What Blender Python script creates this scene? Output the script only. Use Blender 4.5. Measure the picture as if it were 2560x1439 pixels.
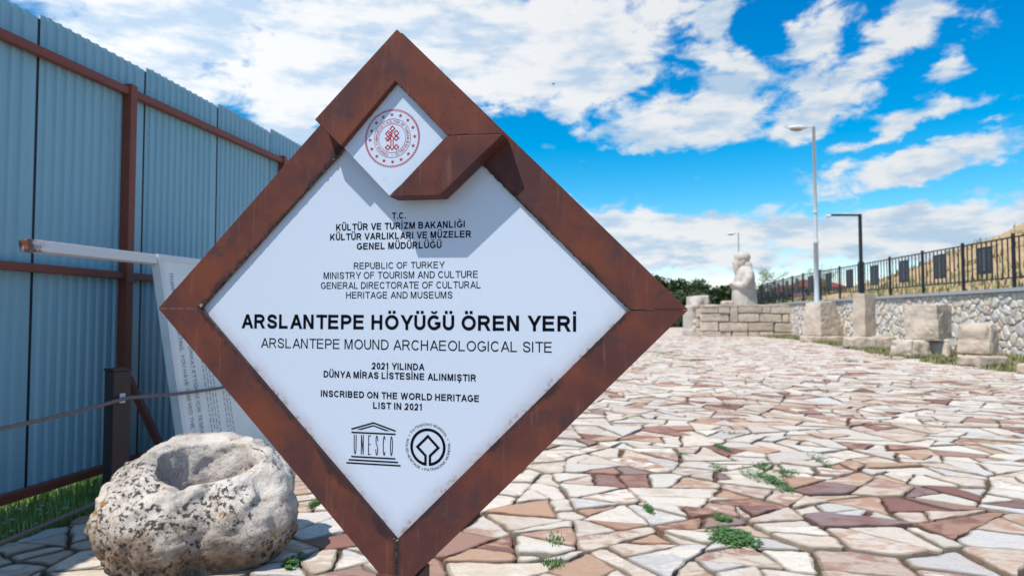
import bpy, math, random
from mathutils import Vector, Matrix, noise
random.seed(7)
PI = math.pi
S = bpy.context.scene
for o in list(bpy.data.objects): bpy.data.objects.remove(o)
COL = S.collection

# ------------------------------------------------------------ camera, sky, sun
cam_d = bpy.data.cameras.new('camera'); cam = bpy.data.objects.new('camera', cam_d); COL.objects.link(cam)
cam_d.sensor_width = 36.0; cam_d.lens = 24.0; cam_d.clip_end = 3000.0; cam_d.clip_start = 0.05
cam.location = (0, 0, 1.3)
cam.rotation_euler = (math.radians(90) + math.atan(70.5 / 1707), 0, 0)
cam_d.dof.use_dof = True; cam_d.dof.focus_distance = 1.86; cam_d.dof.aperture_fstop = 4.5
S.camera = cam

LIGHT_DIR = Vector((0.067, 0.062, -0.155)).normalized()
sun_d = bpy.data.lights.new('sun', 'SUN'); sun = bpy.data.objects.new('sun', sun_d); COL.objects.link(sun)
sun_d.energy = 4.8; sun_d.angle = math.radians(0.53); sun_d.color = (1.0, 0.94, 0.86)
sun.rotation_euler = LIGHT_DIR.to_track_quat('-Z', 'Y').to_euler(); sun.location = (-8, -8, 20)
SUN_EL = math.asin(-LIGHT_DIR.z)
SUN_AZ = math.atan2(-LIGHT_DIR.x, -LIGHT_DIR.y)          # from +Y towards +X

world = bpy.data.worlds.new('World'); S.world = world; world.use_nodes = True
S.view_settings.view_transform = 'Standard'; S.view_settings.look = 'None'
S.view_settings.gamma = 1.0; S.view_settings.use_curve_mapping = False; S.view_settings.exposure = 0.0
S.render.engine = 'CYCLES'
S.cycles.max_bounces = 6; S.cycles.diffuse_bounces = 3; S.cycles.use_denoising = True

class NT:
    def __init__(s, tree): s.t = tree; s.n = tree.nodes; s.l = tree.links
    def new(s, typ, **kw):
        nd = s.n.new(typ)
        for k, v in kw.items(): setattr(nd, k, v)
        return nd
    def put(s, sock, v):
        if v is None: return
        if hasattr(v, 'is_output') or isinstance(v, bpy.types.NodeSocket): s.l.new(v, sock)
        else: sock.default_value = v
    def math(s, op, a, b=None, c=None, clamp=False):
        nd = s.new('ShaderNodeMath', operation=op); nd.use_clamp = clamp
        s.put(nd.inputs[0], a); s.put(nd.inputs[1], b); s.put(nd.inputs[2], c); return nd.outputs[0]
    def vm(s, op, a, b=None):
        nd = s.new('ShaderNodeVectorMath', operation=op)
        s.put(nd.inputs[0], a); s.put(nd.inputs[1], b)
        return nd.outputs['Value'] if op in ('LENGTH', 'DOT_PRODUCT', 'DISTANCE') else nd.outputs[0]
    def mix(s, f, a, b, blend='MIX'):
        nd = s.new('ShaderNodeMix', data_type='RGBA', blend_type=blend)
        s.put(nd.inputs[0], f); s.put(nd.inputs[6], a); s.put(nd.inputs[7], b); return nd.outputs[2]
    def rng(s, v, a, b, c=0.0, d=1.0, smooth=True):
        nd = s.new('ShaderNodeMapRange'); nd.interpolation_type = 'SMOOTHSTEP' if smooth else 'LINEAR'
        s.put(nd.inputs[0], v)
        for i, x in enumerate((a, b, c, d)): s.put(nd.inputs[i + 1], x)
        return nd.outputs[0]
    def noise(s, vec, scale, detail=4.0, rough=0.55, dist=0.0, color=False):
        nd = s.new('ShaderNodeTexNoise'); s.put(nd.inputs['Vector'], vec)
        nd.inputs['Scale'].default_value = scale; nd.inputs['Detail'].default_value = detail
        nd.inputs['Roughness'].default_value = rough; nd.inputs['Distortion'].default_value = dist
        return nd.outputs['Color'] if color else nd.outputs[0]
    def mapping(s, vec, loc=(0,0,0), rot=(0,0,0), sc=(1,1,1)):
        nd = s.new('ShaderNodeMapping'); s.put(nd.inputs[0], vec)
        nd.inputs[1].default_value = loc; nd.inputs[2].default_value = rot; nd.inputs[3].default_value = sc
        return nd.outputs[0]
    def comb(s, x, y, z=0.0):
        nd = s.new('ShaderNodeCombineXYZ'); s.put(nd.inputs[0], x); s.put(nd.inputs[1], y); s.put(nd.inputs[2], z); return nd.outputs[0]

def rgb(r, g, b): return (r, g, b, 1.0)

# clouds: (azimuth deg, elevation deg, half width, half height, tilt, amount)
CLOUDS = [(-20.3,21.9,15.4,6.3,0,0.55), (-29.9,18.0,6.3,7.3,0,0.35), (-4.4,23.1,11.7,4.7,0,0.50), (8.5,23.0,11.5,3.6,15,0.46),
 (-17.6,15.3,3.7,4.8,0,0.35), (1.7,18.2,7.7,1.9,0,0.42), (9.3,19.1,3.8,1.9,10,0.42), (17.9,18.5,2.8,3.0,30,0.50),
 (25.4,16.9,3.6,2.4,20,0.50), (13.8,15.2,5.4,2.0,0,0.66), (24.3,21.3,4.4,1.7,40,0.46), (30.9,20.4,3.4,1.8,30,0.50), (17.5,23.5,3.0,1.2,20,0.35),
 (33.3,17.4,1.4,1.3,40,0.40), (23.2,14.5,2.2,1.6,0,0.36), (31.6,14.2,6.5,0.9,14,0.46), (29.6,10.8,9.3,1.7,9,0.62), (28.0,16.0,1.5,.8,20,0.25),
 (7.7,6.6,9.6,3.0,0,0.60), (22.9,5.9,13.7,2.3,0,0.50), (33.7,6.5,7.0,1.7,6,0.48), (5.0,16.6,1.7,0.8,0,0.34), (6.0,15.0,1.9,0.8,0,0.34), (5.5,12.4,2.5,0.9,0,0.30), (3.0,9.6,3.0,1.0,0,0.30),
 (8.3,11.4,9.5,1.7,0,-0.30), (20.0,9.8,8.0,1.0,5,-0.35), (35.5,16.5,2.6,1.5,20,-0.25), (0.3,15.1,3.0,1.2,0,-0.25),
 (28.3,8.6,7.8,0.8,9,-0.28), (27.0,3.0,9.3,0.7,0,-0.25), (20.5,21.9,1.5,2.6,40,-0.25), (25.7,13.2,7.1,0.5,12,-0.25), (30.9,12.7,7.4,0.5,12,-0.25)]

def build_world():
    w = NT(world.node_tree); w.n.clear()
    out = w.new('ShaderNodeOutputWorld')
    sky = w.new('ShaderNodeTexSky', sky_type='NISHITA'); sky.sun_disc = False
    sky.sun_elevation = SUN_EL; sky.sun_rotation = SUN_AZ
    sky.air_density = 1.0; sky.dust_density = 0.2; sky.ozone_density = 3.0; sky.altitude = 900
    hs = w.new('ShaderNodeHueSaturation'); hs.inputs['Saturation'].default_value = 1.55; hs.inputs['Hue'].default_value = 0.480
    hs.inputs['Value'].default_value = 1.12
    w.put(hs.inputs['Color'], sky.outputs[0])
    bg1 = w.new('ShaderNodeBackground'); bg1.inputs[1].default_value = 0.15
    tc = w.new('ShaderNodeTexCoord'); d = w.vm('NORMALIZE', tc.outputs['Generated'])
    sp = w.new('ShaderNodeSeparateXYZ'); w.put(sp.inputs[0], d)
    x, y, z = sp.outputs
    az = w.math('MULTIPLY', w.math('ARCTAN2', x, y), 180 / PI)
    el = w.math('MULTIPLY', w.math('ARCSINE', z), 180 / PI)
    w.put(bg1.inputs[0], w.mix(1.0, hs.outputs[0], w.mix(w.rng(el, 6, 26), rgb(1.30, 1.0, 0.98), rgb(0.9, 0.83, 1.08)), 'MULTIPLY'))
    # ragged edges: warp the direction a little
    ang = w.comb(az, el)
    wn = w.noise(w.mapping(ang, sc=(0.55, 0.95, 1)), 0.55, 8, 0.62, color=True)
    wn2 = w.noise(w.mapping(ang, loc=(3, 7, 1), sc=(0.6, 0.95, 1)), 0.17, 3, 0.5, color=True)
    warp = w.vm('ADD', w.vm('MULTIPLY', w.vm('SUBTRACT', wn, (0.5, 0.5, 0.5)), (3.8, 2.8, 0)),
                w.vm('MULTIPLY', w.vm('SUBTRACT', wn2, (0.5, 0.5, 0.5)), (2.6, 1.4, 0)))
    wa = w.vm('ADD', ang, warp)
    total = None
    for (a, e, ra, re, rot, amt) in CLOUDS:
        v = w.vm('SUBTRACT', wa, (a, e, 0))
        v = w.mapping(v, rot=(0, 0, -math.radians(rot)))
        v = w.vm('DIVIDE', v, (ra, re, 1))
        g = w.rng(w.vm('LENGTH', v), 0.25, 1.55, amt, 0.0)
        total = g if total is None else w.math('ADD', total, g)
    # general broken cloud on a flat layer overhead
    dz = w.math('ADD', w.math('MAXIMUM', z, 0.0), 0.16)
    pl = w.comb(w.math('DIVIDE', x, dz), w.math('DIVIDE', y, dz))
    n1 = w.noise(w.mapping(pl, loc=(4.1, 2.3, 0)), 1.5, 10, 0.60)
    n2 = w.noise(w.mapping(ang, loc=(1.3, 4.4, 0), rot=(0, 0, -0.35), sc=(0.55, 1.0, 1)), 0.55, 9, 0.60, 0.3)
    # away from the mapped clouds (behind and overhead) plain scattered cloud
    front = w.math('MULTIPLY', w.rng(w.math('ABSOLUTE', az), 40, 60, 1, 0), w.rng(el, 26, 36, 1, 0))
    base = w.math('ADD', w.math('MULTIPLY', front, -0.21), 0.04)
    dens = w.math('ADD', w.math('ADD', total, base), w.math('ADD', w.math('MULTIPLY', w.math('SUBTRACT', n1, 0.5), 0.30), w.math('MULTIPLY', w.math('SUBTRACT', n2, 0.5), 1.65)))
    cover = w.rng(dens, -0.08, 0.34)
    # shaded undersides and thin edges
    n3 = w.noise(w.mapping(pl, loc=(4.25, 2.42, 0)), 2.6, 8, 0.58)
    n4 = w.noise(w.mapping(ang, sc=(0.4, 1.3, 1)), 0.5, 6, 0.6)
    body = w.math('ADD', w.math('MULTIPLY', n3, 0.6), w.math('MULTIPLY', n4, 0.55))
    ccol = w.mix(w.rng(body, 0.47, 0.64), rgb(0.56, 0.72, 0.90), rgb(0.98, 0.99, 1.0))
    ccol = w.mix(w.rng(dens, 0.0, 0.35), w.mix(0.45, ccol, rgb(0.62, 0.80, 0.95)), ccol)
    bright = w.rng(az, -45, 30, 1.10, 0.86)
    bg2 = w.new('ShaderNodeBackground'); w.put(bg2.inputs[0], ccol); w.put(bg2.inputs[1], bright)
    above = w.rng(z, -0.01, 0.02)
    mx = w.new('ShaderNodeMixShader'); w.put(mx.inputs[0], w.math('MULTIPLY', w.math('MULTIPLY', cover, 0.95), above))
    w.l.new(bg1.outputs[0], mx.inputs[1]); w.l.new(bg2.outputs[0], mx.inputs[2])
    w.l.new(mx.outputs[0], out.inputs[0])
build_world()

# ------------------------------------------------------------ helpers
def material(name, fn, rough=0.8, metallic=0.0, spec=0.5):
    m = bpy.data.materials.new(name); m.use_nodes = True
    t = NT(m.node_tree); b = m.node_tree.nodes['Principled BSDF']
    b.inputs['Roughness'].default_value = rough; b.inputs['Metallic'].default_value = metallic
    b.inputs['Specular IOR Level'].default_value = spec
    fn(t, b); return m
def bump(t, b, h, strength=0.4, dist=0.01):
    nd = t.new('ShaderNodeBump'); nd.inputs['Strength'].default_value = strength; nd.inputs['Distance'].default_value = dist
    t.put(nd.inputs['Height'], h); t.put(b.inputs['Normal'], nd.outputs[0])
def objc(t): return t.new('ShaderNodeTexCoord').outputs['Object']
def geop(t): return t.new('ShaderNodeNewGeometry').outputs['Position']
def attr(t, n):
    a = t.new('ShaderNodeAttribute'); a.attribute_name = n; return a.outputs['Color']

class MB:
    def __init__(s): s.v = []; s.f = []; s.c = []; s.c2 = []; s.cur = (1, 1, 1, 1); s.cur2 = (1, 1, 1, 1)
    def add(s, vs, fs):
        o = len(s.v); s.v += [tuple(v) for v in vs]; s.f += [tuple(i + o for i in f) for f in fs]
        s.c += [s.cur] * len(vs); s.c2 += [s.cur2] * len(vs)
    def box(s, x0, x1, y0, y1, z0, z1, M=None):
        vs = [Vector(p) for p in ((x0,y0,z0),(x1,y0,z0),(x1,y1,z0),(x0,y1,z0),(x0,y0,z1),(x1,y0,z1),(x1,y1,z1),(x0,y1,z1))]
        if M is not None: vs = [M @ v for v in vs]
        s.add(vs, [(0,3,2,1),(4,5,6,7),(0,1,5,4),(1,2,6,5),(2,3,7,6),(3,0,4,7)])
    def prism(s, poly, z0, z1, M=None):
        n = len(poly)
        vs = [Vector((p[0], p[1], z0)) for p in poly] + [Vector((p[0], p[1], z1)) for p in poly]
        if M is not None: vs = [M @ v for v in vs]
        s.add(vs, [tuple(range(n - 1, -1, -1)), tuple(range(n, 2 * n))] + [(i, (i + 1) % n, n + (i + 1) % n, n + i) for i in range(n)])
    def tube(s, pts, radii, seg=10, sq=None):
        rings = []; up0 = Vector((0, 0, 1))
        pts = [Vector(p) for p in pts]
        if not hasattr(radii, '__len__'): radii = [radii] * len(pts)
        vs = []; prev = None
        for i, p in enumerate(pts):
            d = (pts[min(i + 1, len(pts) - 1)] - pts[max(i - 1, 0)]).normalized()
            a = d.cross(up0)
            if a.length < 1e-3: a = d.cross(Vector((1, 0, 0))) if prev is None else prev - d * prev.dot(d)
            a.normalize(); b = a.cross(d).normalized(); prev = a
            for k in range(seg):
                t = 2 * PI * (k + (0.5 if seg == 4 else 0)) / seg
                vs.append(p + (a * math.cos(t) + b * math.sin(t)) * radii[i])
        fs = [(i * seg + k, i * seg + (k + 1) % seg, (i + 1) * seg + (k + 1) % seg, (i + 1) * seg + k) for i in range(len(pts) - 1) for k in range(seg)]
        fs += [tuple(range(seg)), tuple(range((len(pts) - 1) * seg, len(pts) * seg))[::-1]]
        s.add(vs, fs)
    def mesh(s, name, mat, smooth=False, colors=False):
        me = bpy.data.meshes.new(name); me.from_pydata(s.v, [], s.f)
        if colors:
            a = me.color_attributes.new('tint', 'FLOAT_COLOR', 'POINT'); a.data.foreach_set('color', [x for c in s.c for x in c])
            a = me.color_attributes.new('tint2', 'FLOAT_COLOR', 'POINT'); a.data.foreach_set('color', [x for c in s.c2 for x in c])
        if mat: me.materials.append(mat)
        if smooth: me.polygons.foreach_set('use_smooth', [True] * len(me.polygons))
        me.update(); return me
    def obj(s, name, mat, parent=None, smooth=False, colors=False, bevel=0.0):
        me = s.mesh(name, mat, smooth, colors)
        o = link(name, me, parent)
        if bevel: bev(o, bevel)
        return o
def link(name, data, parent=None):
    o = bpy.data.objects.new(name, data); COL.objects.link(o)
    if parent is not None: o.parent = parent
    return o
def bev(o, w, seg=2):
    m = o.modifiers.new('bevel', 'BEVEL'); m.width = w; m.segments = seg; m.limit_method = 'ANGLE'; m.angle_limit = math.radians(35); m.harden_normals = False
def tag(o, label=None, cat=None, group=None, kind=None):
    if label: o['label'] = label
    if cat: o['category'] = cat
    if group: o['group'] = group
    if kind: o['kind'] = kind
    return o
def thing(name, label, cat, loc=(0,0,0), rot=None, group=None):
    o = link(name, None); o.location = loc
    if rot is not None: o.rotation_euler = rot
    return tag(o, label, cat, group)
def copy_tree(o, parent=None):
    c = o.copy(); COL.objects.link(c); c.parent = parent
    for ch in list(o.children): copy_tree(ch, c)
    return c
def nz(p, s, seed=0.0): return noise.noise(Vector((p[0] * s + seed, p[1] * s + seed * 1.7, p[2] * s - seed)))
def fbm(p, s, oct=4, seed=0.0):
    t = 0; a = 1.0; q = Vector((p[0] * s + seed, p[1] * s - seed, p[2] * s + seed * 0.5))
    for _ in range(oct): t += a * noise.noise(q); q = q * 2.03; a *= 0.5
    return t

# ------------------------------------------------------------ materials
def m_rust(t, b):
    p = objc(t)
    big = t.noise(t.mapping(p, sc=(1, 1, 1)), 4.5, 5, 0.6)
    c = t.mix(t.rng(big, 0.36, 0.66), rgb(0.080, 0.034, 0.033), rgb(0.158, 0.050, 0.031))
    grime = t.noise(t.mapping(p, loc=(2, 1, 5), sc=(1, 1, 1)), 9, 7, 0.68, 0.6)
    c = t.mix(t.rng(grime, 0.52, 0.66, 0, 0.85), c, rgb(0.060, 0.038, 0.042))
    warm = t.noise(t.mapping(p, loc=(8, 3, 1)), 14, 4, 0.6)
    c = t.mix(t.rng(warm, 0.60, 0.76, 0, 0.5), c, rgb(0.20, 0.066, 0.034))
    streak = t.noise(t.mapping(p, sc=(60, 60, 5)), 1.0, 4, 0.6)
    c = t.mix(t.rng(streak, 0.55, 0.75, 0, 0.35), c, rgb(0.24, 0.13, 0.10))
    pm = t.rng(t.noise(t.mapping(p, loc=(1, 9, 4)), 5, 3, 0.5), 0.46, 0.60)
    pits = t.math('MULTIPLY', t.rng(t.noise(p, 120, 3, 0.6), 0.64, 0.68), pm)
    c = t.mix(pits, c, rgb(0.10, 0.022, 0.008))
    scr = t.noise(t.mapping(p, rot=(0, 0.5, 0), sc=(420, 1, 22)), 1.0, 2, 0.5)
    sm = t.rng(t.noise(t.mapping(p, loc=(5, 2, 8)), 6.5, 3, 0.5), 0.62, 0.72)
    sc_ = t.math('MULTIPLY', t.rng(scr, 0.66, 0.72), sm)
    c = t.mix(t.math('MULTIPLY', sc_, 0.6), c, rgb(0.52, 0.42, 0.38))
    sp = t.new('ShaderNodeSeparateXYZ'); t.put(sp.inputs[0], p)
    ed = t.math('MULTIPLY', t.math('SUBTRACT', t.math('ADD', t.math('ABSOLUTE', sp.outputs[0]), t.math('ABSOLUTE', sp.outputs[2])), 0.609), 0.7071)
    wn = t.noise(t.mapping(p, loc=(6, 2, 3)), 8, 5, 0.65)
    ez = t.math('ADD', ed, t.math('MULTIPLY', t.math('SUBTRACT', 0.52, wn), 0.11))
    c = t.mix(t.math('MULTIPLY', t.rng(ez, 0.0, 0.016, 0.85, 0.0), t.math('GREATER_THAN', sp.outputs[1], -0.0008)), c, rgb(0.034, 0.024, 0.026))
    vc = t.math('ADD', t.math('ABSOLUTE', sp.outputs[0]), t.math('MULTIPLY', t.math('SUBTRACT', wn, 0.5), 0.03))
    vm_ = t.math('MULTIPLY', t.rng(vc, 0.006, 0.014, 0.85, 0.0), t.math('LESS_THAN', sp.outputs[2], -0.605))
    c = t.mix(vm_, c, rgb(0.040, 0.030, 0.032))
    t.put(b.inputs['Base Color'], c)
    t.put(b.inputs['Roughness'], t.rng(big, 0.3, 0.7, 0.50, 0.68))
    h = t.math('SUBTRACT', t.math('ADD', t.math('MULTIPLY', t.noise(p, 70, 5, 0.6), 0.25), t.math('MULTIPLY', big, 0.6)), pits)
    bump(t, b, h, 0.35, 0.003)
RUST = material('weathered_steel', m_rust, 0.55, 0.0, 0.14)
def m_weld(t, b):
    p = objc(t); n = t.noise(p, 130, 5, 0.7)
    t.put(b.inputs['Base Color'], t.mix(t.rng(n, 0.45, 0.6), rgb(0.028, 0.020, 0.019), rgb(0.16, 0.12, 0.10)))
    bump(t, b, n, 0.8, 0.004)
WELD = material('weld_bead', m_weld, 0.6)
def m_dirt(t, b):
    p = objc(t); n = t.noise(p, 90, 5, 0.7)
    t.put(b.inputs['Base Color'], t.mix(n, rgb(0.35, 0.27, 0.20), rgb(0.62, 0.56, 0.48)))
CAULK = material('old_sealant', m_dirt, 0.9)
def m_panel(t, b):
    p = objc(t)
    sp = t.new('ShaderNodeSeparateXYZ'); t.put(sp.inputs[0], p)
    x, z = sp.outputs[0], sp.outputs[2]
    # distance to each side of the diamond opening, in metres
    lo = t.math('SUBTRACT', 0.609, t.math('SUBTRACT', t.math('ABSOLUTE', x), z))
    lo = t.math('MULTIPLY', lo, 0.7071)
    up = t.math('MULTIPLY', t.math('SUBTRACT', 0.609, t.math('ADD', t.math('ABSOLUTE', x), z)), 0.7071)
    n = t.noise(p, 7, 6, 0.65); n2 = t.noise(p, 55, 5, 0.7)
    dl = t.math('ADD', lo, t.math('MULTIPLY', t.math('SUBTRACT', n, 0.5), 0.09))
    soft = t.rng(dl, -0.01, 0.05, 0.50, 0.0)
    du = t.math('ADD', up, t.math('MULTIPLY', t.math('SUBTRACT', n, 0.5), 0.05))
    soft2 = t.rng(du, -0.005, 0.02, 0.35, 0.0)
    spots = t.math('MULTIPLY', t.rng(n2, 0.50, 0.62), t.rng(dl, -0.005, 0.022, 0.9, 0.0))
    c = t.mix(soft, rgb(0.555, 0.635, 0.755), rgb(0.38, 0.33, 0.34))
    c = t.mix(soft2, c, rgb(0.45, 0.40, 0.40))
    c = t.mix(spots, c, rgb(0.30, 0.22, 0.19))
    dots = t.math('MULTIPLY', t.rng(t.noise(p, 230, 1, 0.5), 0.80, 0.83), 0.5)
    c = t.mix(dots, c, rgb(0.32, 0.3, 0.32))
    t.put(b.inputs['Base Color'], c)
    t.put(b.inputs['Roughness'], t.math('ADD', 0.22, t.math('MULTIPLY', soft, 0.5)))
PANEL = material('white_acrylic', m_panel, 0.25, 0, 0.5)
def flat(name, c, rough=0.6, metallic=0.0, var=0.12, scale=12, bmp=0.0, spec=0.4):
    def fn(t, b):
        p = objc(t); n = t.noise(p, scale, 5, 0.6)
        c2 = tuple(x * (1 - 2 * var) for x in c)
        t.put(b.inputs['Base Color'], t.mix(n, rgb(*c), rgb(*c2)))
        if bmp: bump(t, b, n, 0.5, bmp)
    return material(name, fn, rough, metallic, spec)
INK = flat('black_vinyl', (0.003, 0.004, 0.009), 0.7, spec=0.08)
REDINK = flat('red_print', (0.42, 0.008, 0.02), 0.45, var=0.03)
def m_plate(t, b):
    p = objc(t); n = t.noise(p, 20, 4, 0.6)
    t.put(b.inputs['Base Color'], t.mix(t.rng(n, 0.5, 0.9), rgb(0.56, 0.65, 0.77), rgb(0.50, 0.57, 0.66)))
PLATE = material('white_plate', m_plate, 0.25)

def m_stone_tint(t, b):
    p = geop(t); c1 = attr(t, 'tint'); c2 = attr(t, 'tint2')
    off = t.vm('SCALE', c1); off.node.inputs['Scale'].default_value = 37.0
    q = t.vm('ADD', p, off)
    n = t.noise(t.mapping(q, sc=(1, 1.7, 1)), 5.0, 6, 0.64, 0.7)
    c = t.mix(t.rng(n, 0.45, 0.62), c1, c2)
    g = t.noise(q, 30, 6, 0.7)
    c = t.mix(t.rng(g, 0.46, 0.72, 0.0, 0.42), c, t.mix(0.55, c, rgb(0.20, 0.15, 0.13)))
    st = t.noise(t.mapping(q, rot=(0, 0, 0.5), sc=(2, 16, 2)), 1.6, 5, 0.65, 1.0)
    c = t.mix(t.rng(st, 0.55, 0.72, 0, 0.45), c, t.mix(0.6, c, rgb(0.33, 0.17, 0.12)))
    spk = t.rng(t.noise(q, 120, 2, 0.5), 0.70, 0.75, 0, 0.6)
    c = t.mix(spk, c, rgb(0.12, 0.09, 0.08))
    t.put(b.inputs['Base Color'], c)
    bump(t, b, t.math('ADD', t.math('ADD', t.math('MULTIPLY', n, 1.0), t.math('MULTIPLY', g, 0.8)), t.math('MULTIPLY', st, 0.8)), 0.8, 0.010)
FLAG = material('crazy_paving_stone', m_stone_tint, 0.75, 0, 0.3)

def m_rubble(t, b):
    p = geop(t); c1 = attr(t, 'tint'); n = t.noise(p, 5, 6, 0.65); g = t.noise(p, 22, 5, 0.7)
    c = t.mix(t.rng(n, 0.35, 0.7, 0, 0.4), c1, rgb(0.70, 0.65, 0.58))
    c = t.mix(t.rng(g, 0.45, 0.7, 0, 0.5), c, t.mix(0.6, c, rgb(0.17, 0.14, 0.12)))
    t.put(b.inputs['Base Color'], c); bump(t, b, t.math('ADD', n, g), 0.8, 0.03)
RUBBLE = material('rubble_stone', m_rubble, 0.9, 0, 0.2)

def m_soil(t, b):
    p = geop(t); n = t.noise(p, 3, 5, 0.6); g = t.noise(p, 60, 5, 0.75)
    c = t.mix(n, rgb(0.085, 0.045, 0.026), rgb(0.16, 0.10, 0.065))
    c = t.mix(t.rng(g, 0.5, 0.72), c, rgb(0.34, 0.28, 0.23))
    gm = t.rng(t.noise(p, 0.9, 3, 0.5), 0.58, 0.68)
    c = t.mix(t.math('MULTIPLY', gm, 0.6), c, rgb(0.06, 0.09, 0.03))
    t.put(b.inputs['Base Color'], c); bump(t, b, g, 0.9, 0.01)
SOIL = material('joint_soil', m_soil, 0.95, 0, 0.1)
def m_ground(t, b):
    p = geop(t); n = t.noise(p, 0.25, 5, 0.6); g = t.noise(p, 6, 6, 0.7); h = t.noise(p, 40, 4, 0.7)
    c = t.mix(t.rng(n, 0.4, 0.6), rgb(0.075, 0.095, 0.035), rgb(0.24, 0.20, 0.12))
    c = t.mix(t.rng(g, 0.45, 0.65, 0, 0.7), c, rgb(0.09, 0.12, 0.04))
    c = t.mix(t.rng(h, 0.55, 0.7, 0, 0.5), c, rgb(0.30, 0.26, 0.19))
    t.put(b.inputs['Base Color'], c); bump(t, b, g, 0.8, 0.05)
GROUND = material('dry_ground', m_ground, 0.95, 0, 0.1)
def m_verge(t, b):
    p = geop(t); g = t.noise(p, 1.6, 6, 0.7); h = t.noise(p, 25, 4, 0.7)
    c = t.mix(t.rng(g, 0.42, 0.60), rgb(0.33, 0.29, 0.22), rgb(0.13, 0.16, 0.06))
    c = t.mix(t.rng(h, 0.5, 0.7, 0, 0.6), c, rgb(0.42, 0.38, 0.31))
    t.put(b.inputs['Base Color'], c); bump(t, b, h, 0.8, 0.03)
VERGE = material('verge_earth', m_verge, 0.95, 0, 0.1)
def m_plaza(t, b):
    p = geop(t)
    v = t.new('ShaderNodeTexVoronoi'); t.put(v.inputs['Vector'], p); v.inputs['Scale'].default_value = 2.2
    s = t.new('ShaderNodeSeparateColor'); t.put(s.inputs[0], v.outputs['Color'])
    c = t.mix(t.rng(s.outputs[0], 0.2, 0.9), rgb(0.62, 0.56, 0.48), rgb(0.50, 0.34, 0.25))
    t.put(b.inputs['Base Color'], c)
PLAZA = material('distant_paving', m_plaza, 0.9, 0, 0.2)
def m_sand(t, b):
    p = geop(t); n = t.noise(p, 0.5, 6, 0.65, 0.5); g = t.noise(p, 5, 6, 0.7)
    c = t.mix(t.rng(g, 0.3, 0.7), rgb(0.40, 0.27, 0.145), rgb(0.60, 0.43, 0.25))
    c = t.mix(t.rng(n, 0.54, 0.64, 0, 0.75), c, rgb(0.17, 0.17, 0.065))
    t.put(b.inputs['Base Color'], c); bump(t, b, g, 0.9, 0.12)
SAND = material('mound_earth', m_sand, 0.95, 0, 0.1)

def m_sheet(t, b):
    p = objc(t); n = t.noise(t.mapping(p, sc=(3, 3, 0.5)), 2.0, 5, 0.6)
    c = t.mix(n, rgb(0.20, 0.42, 0.53), rgb(0.28, 0.51, 0.62))
    oi = t.new('ShaderNodeObjectInfo').outputs['Random']
    c = t.mix(t.math('MULTIPLY', oi, 0.35), c, rgb(0.30, 0.45, 0.53))
    d = t.noise(t.mapping(p, sc=(10, 10, 1.2)), 2.0, 5, 0.65)
    c = t.mix(t.rng(d, 0.55, 0.8, 0, 0.35), c, rgb(0.22, 0.30, 0.33))
    t.put(b.inputs['Base Color'], c)
SHEET = material('painted_blue_sheet', m_sheet, 0.38, 0.0, 0.5)
def m_red(t, b):
    p = objc(t); n = t.noise(p, 6, 6, 0.65)
    c = t.mix(n, rgb(0.17, 0.042, 0.028), rgb(0.27, 0.075, 0.045))
    s = t.rng(t.noise(p, 25, 5, 0.7), 0.66, 0.72)
    c = t.mix(s, c, rgb(0.40, 0.20, 0.13))
    t.put(b.inputs['Base Color'], c)
REDSTEEL = material('red_oxide_steel', m_red, 0.5, 0, 0.4)
def m_timber(t, b):
    p = objc(t); n = t.noise(t.mapping(p, sc=(30, 30, 2)), 1.0, 6, 0.6)
    t.put(b.inputs['Base Color'], t.mix(n, rgb(0.022, 0.014, 0.012), rgb(0.065, 0.040, 0.033))); bump(t, b, n, 0.5, 0.004)
TIMBER = material('dark_stained_timber', m_timber, 0.6)
def m_rope(t, b):
    p = objc(t); n = t.noise(p, 60, 4, 0.6)
    t.put(b.inputs['Base Color'], t.mix(n, rgb(0.10, 0.085, 0.08), rgb(0.26, 0.22, 0.21))); bump(t, b, n, 0.5, 0.003)
ROPE = material('grey_rope', m_rope, 0.9)
def m_board(t, b):
    p = objc(t); n = t.noise(p, 3, 6, 0.65); g = t.noise(p, 30, 5, 0.7)
    c = t.mix(t.rng(n, 0.4, 0.7), rgb(0.78, 0.82, 0.80), rgb(0.66, 0.72, 0.72))
    c = t.mix(t.rng(g, 0.70, 0.75, 0, 0.6), c, rgb(0.30, 0.30, 0.30))
    t.put(b.inputs['Base Color'], c)
BOARD = material('old_white_board', m_board, 0.45)
def m_wtube(t, b):
    p = objc(t); sp = t.new('ShaderNodeSeparateXYZ'); t.put(sp.inputs[0], p)
    n = t.noise(p, 22, 5, 0.7)
    e = t.math('ADD', sp.outputs[1], t.math('MULTIPLY', t.math('SUBTRACT', n, 0.5), 0.5))
    r = t.rng(e, 0.0, 0.12, 1.0, 0.0)
    s2 = t.rng(n, 0.66, 0.72, 0, 0.8)
    c = t.mix(t.math('MAXIMUM', r, s2), rgb(0.72, 0.70, 0.69), rgb(0.17, 0.062, 0.030))
    t.put(b.inputs['Base Color'], c)
WTUBE = material('chipped_white_tube', m_wtube, 0.45)
WHITE = flat('white_paint', (0.72, 0.74, 0.76), 0.4, var=0.05)
POLE = flat('galvanised_white_pole', (0.60, 0.68, 0.74), 0.4, var=0.06)
BLACKM = flat('black_paint', (0.014, 0.018, 0.026), 0.45, var=0.1)
DARKPL = flat('dark_plaque', (0.020, 0.024, 0.034), 0.5, var=0.1)
PLMARK = flat('plaque_marks', (0.20, 0.20, 0.21), 0.6)
COPE = flat('coping_concrete', (0.44, 0.45, 0.47), 0.8, var=0.12, scale=3, bmp=0.01)
MORTAR = flat('wall_mortar', (0.52, 0.46, 0.38), 0.95, var=0.2, scale=6, bmp=0.03)
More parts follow.
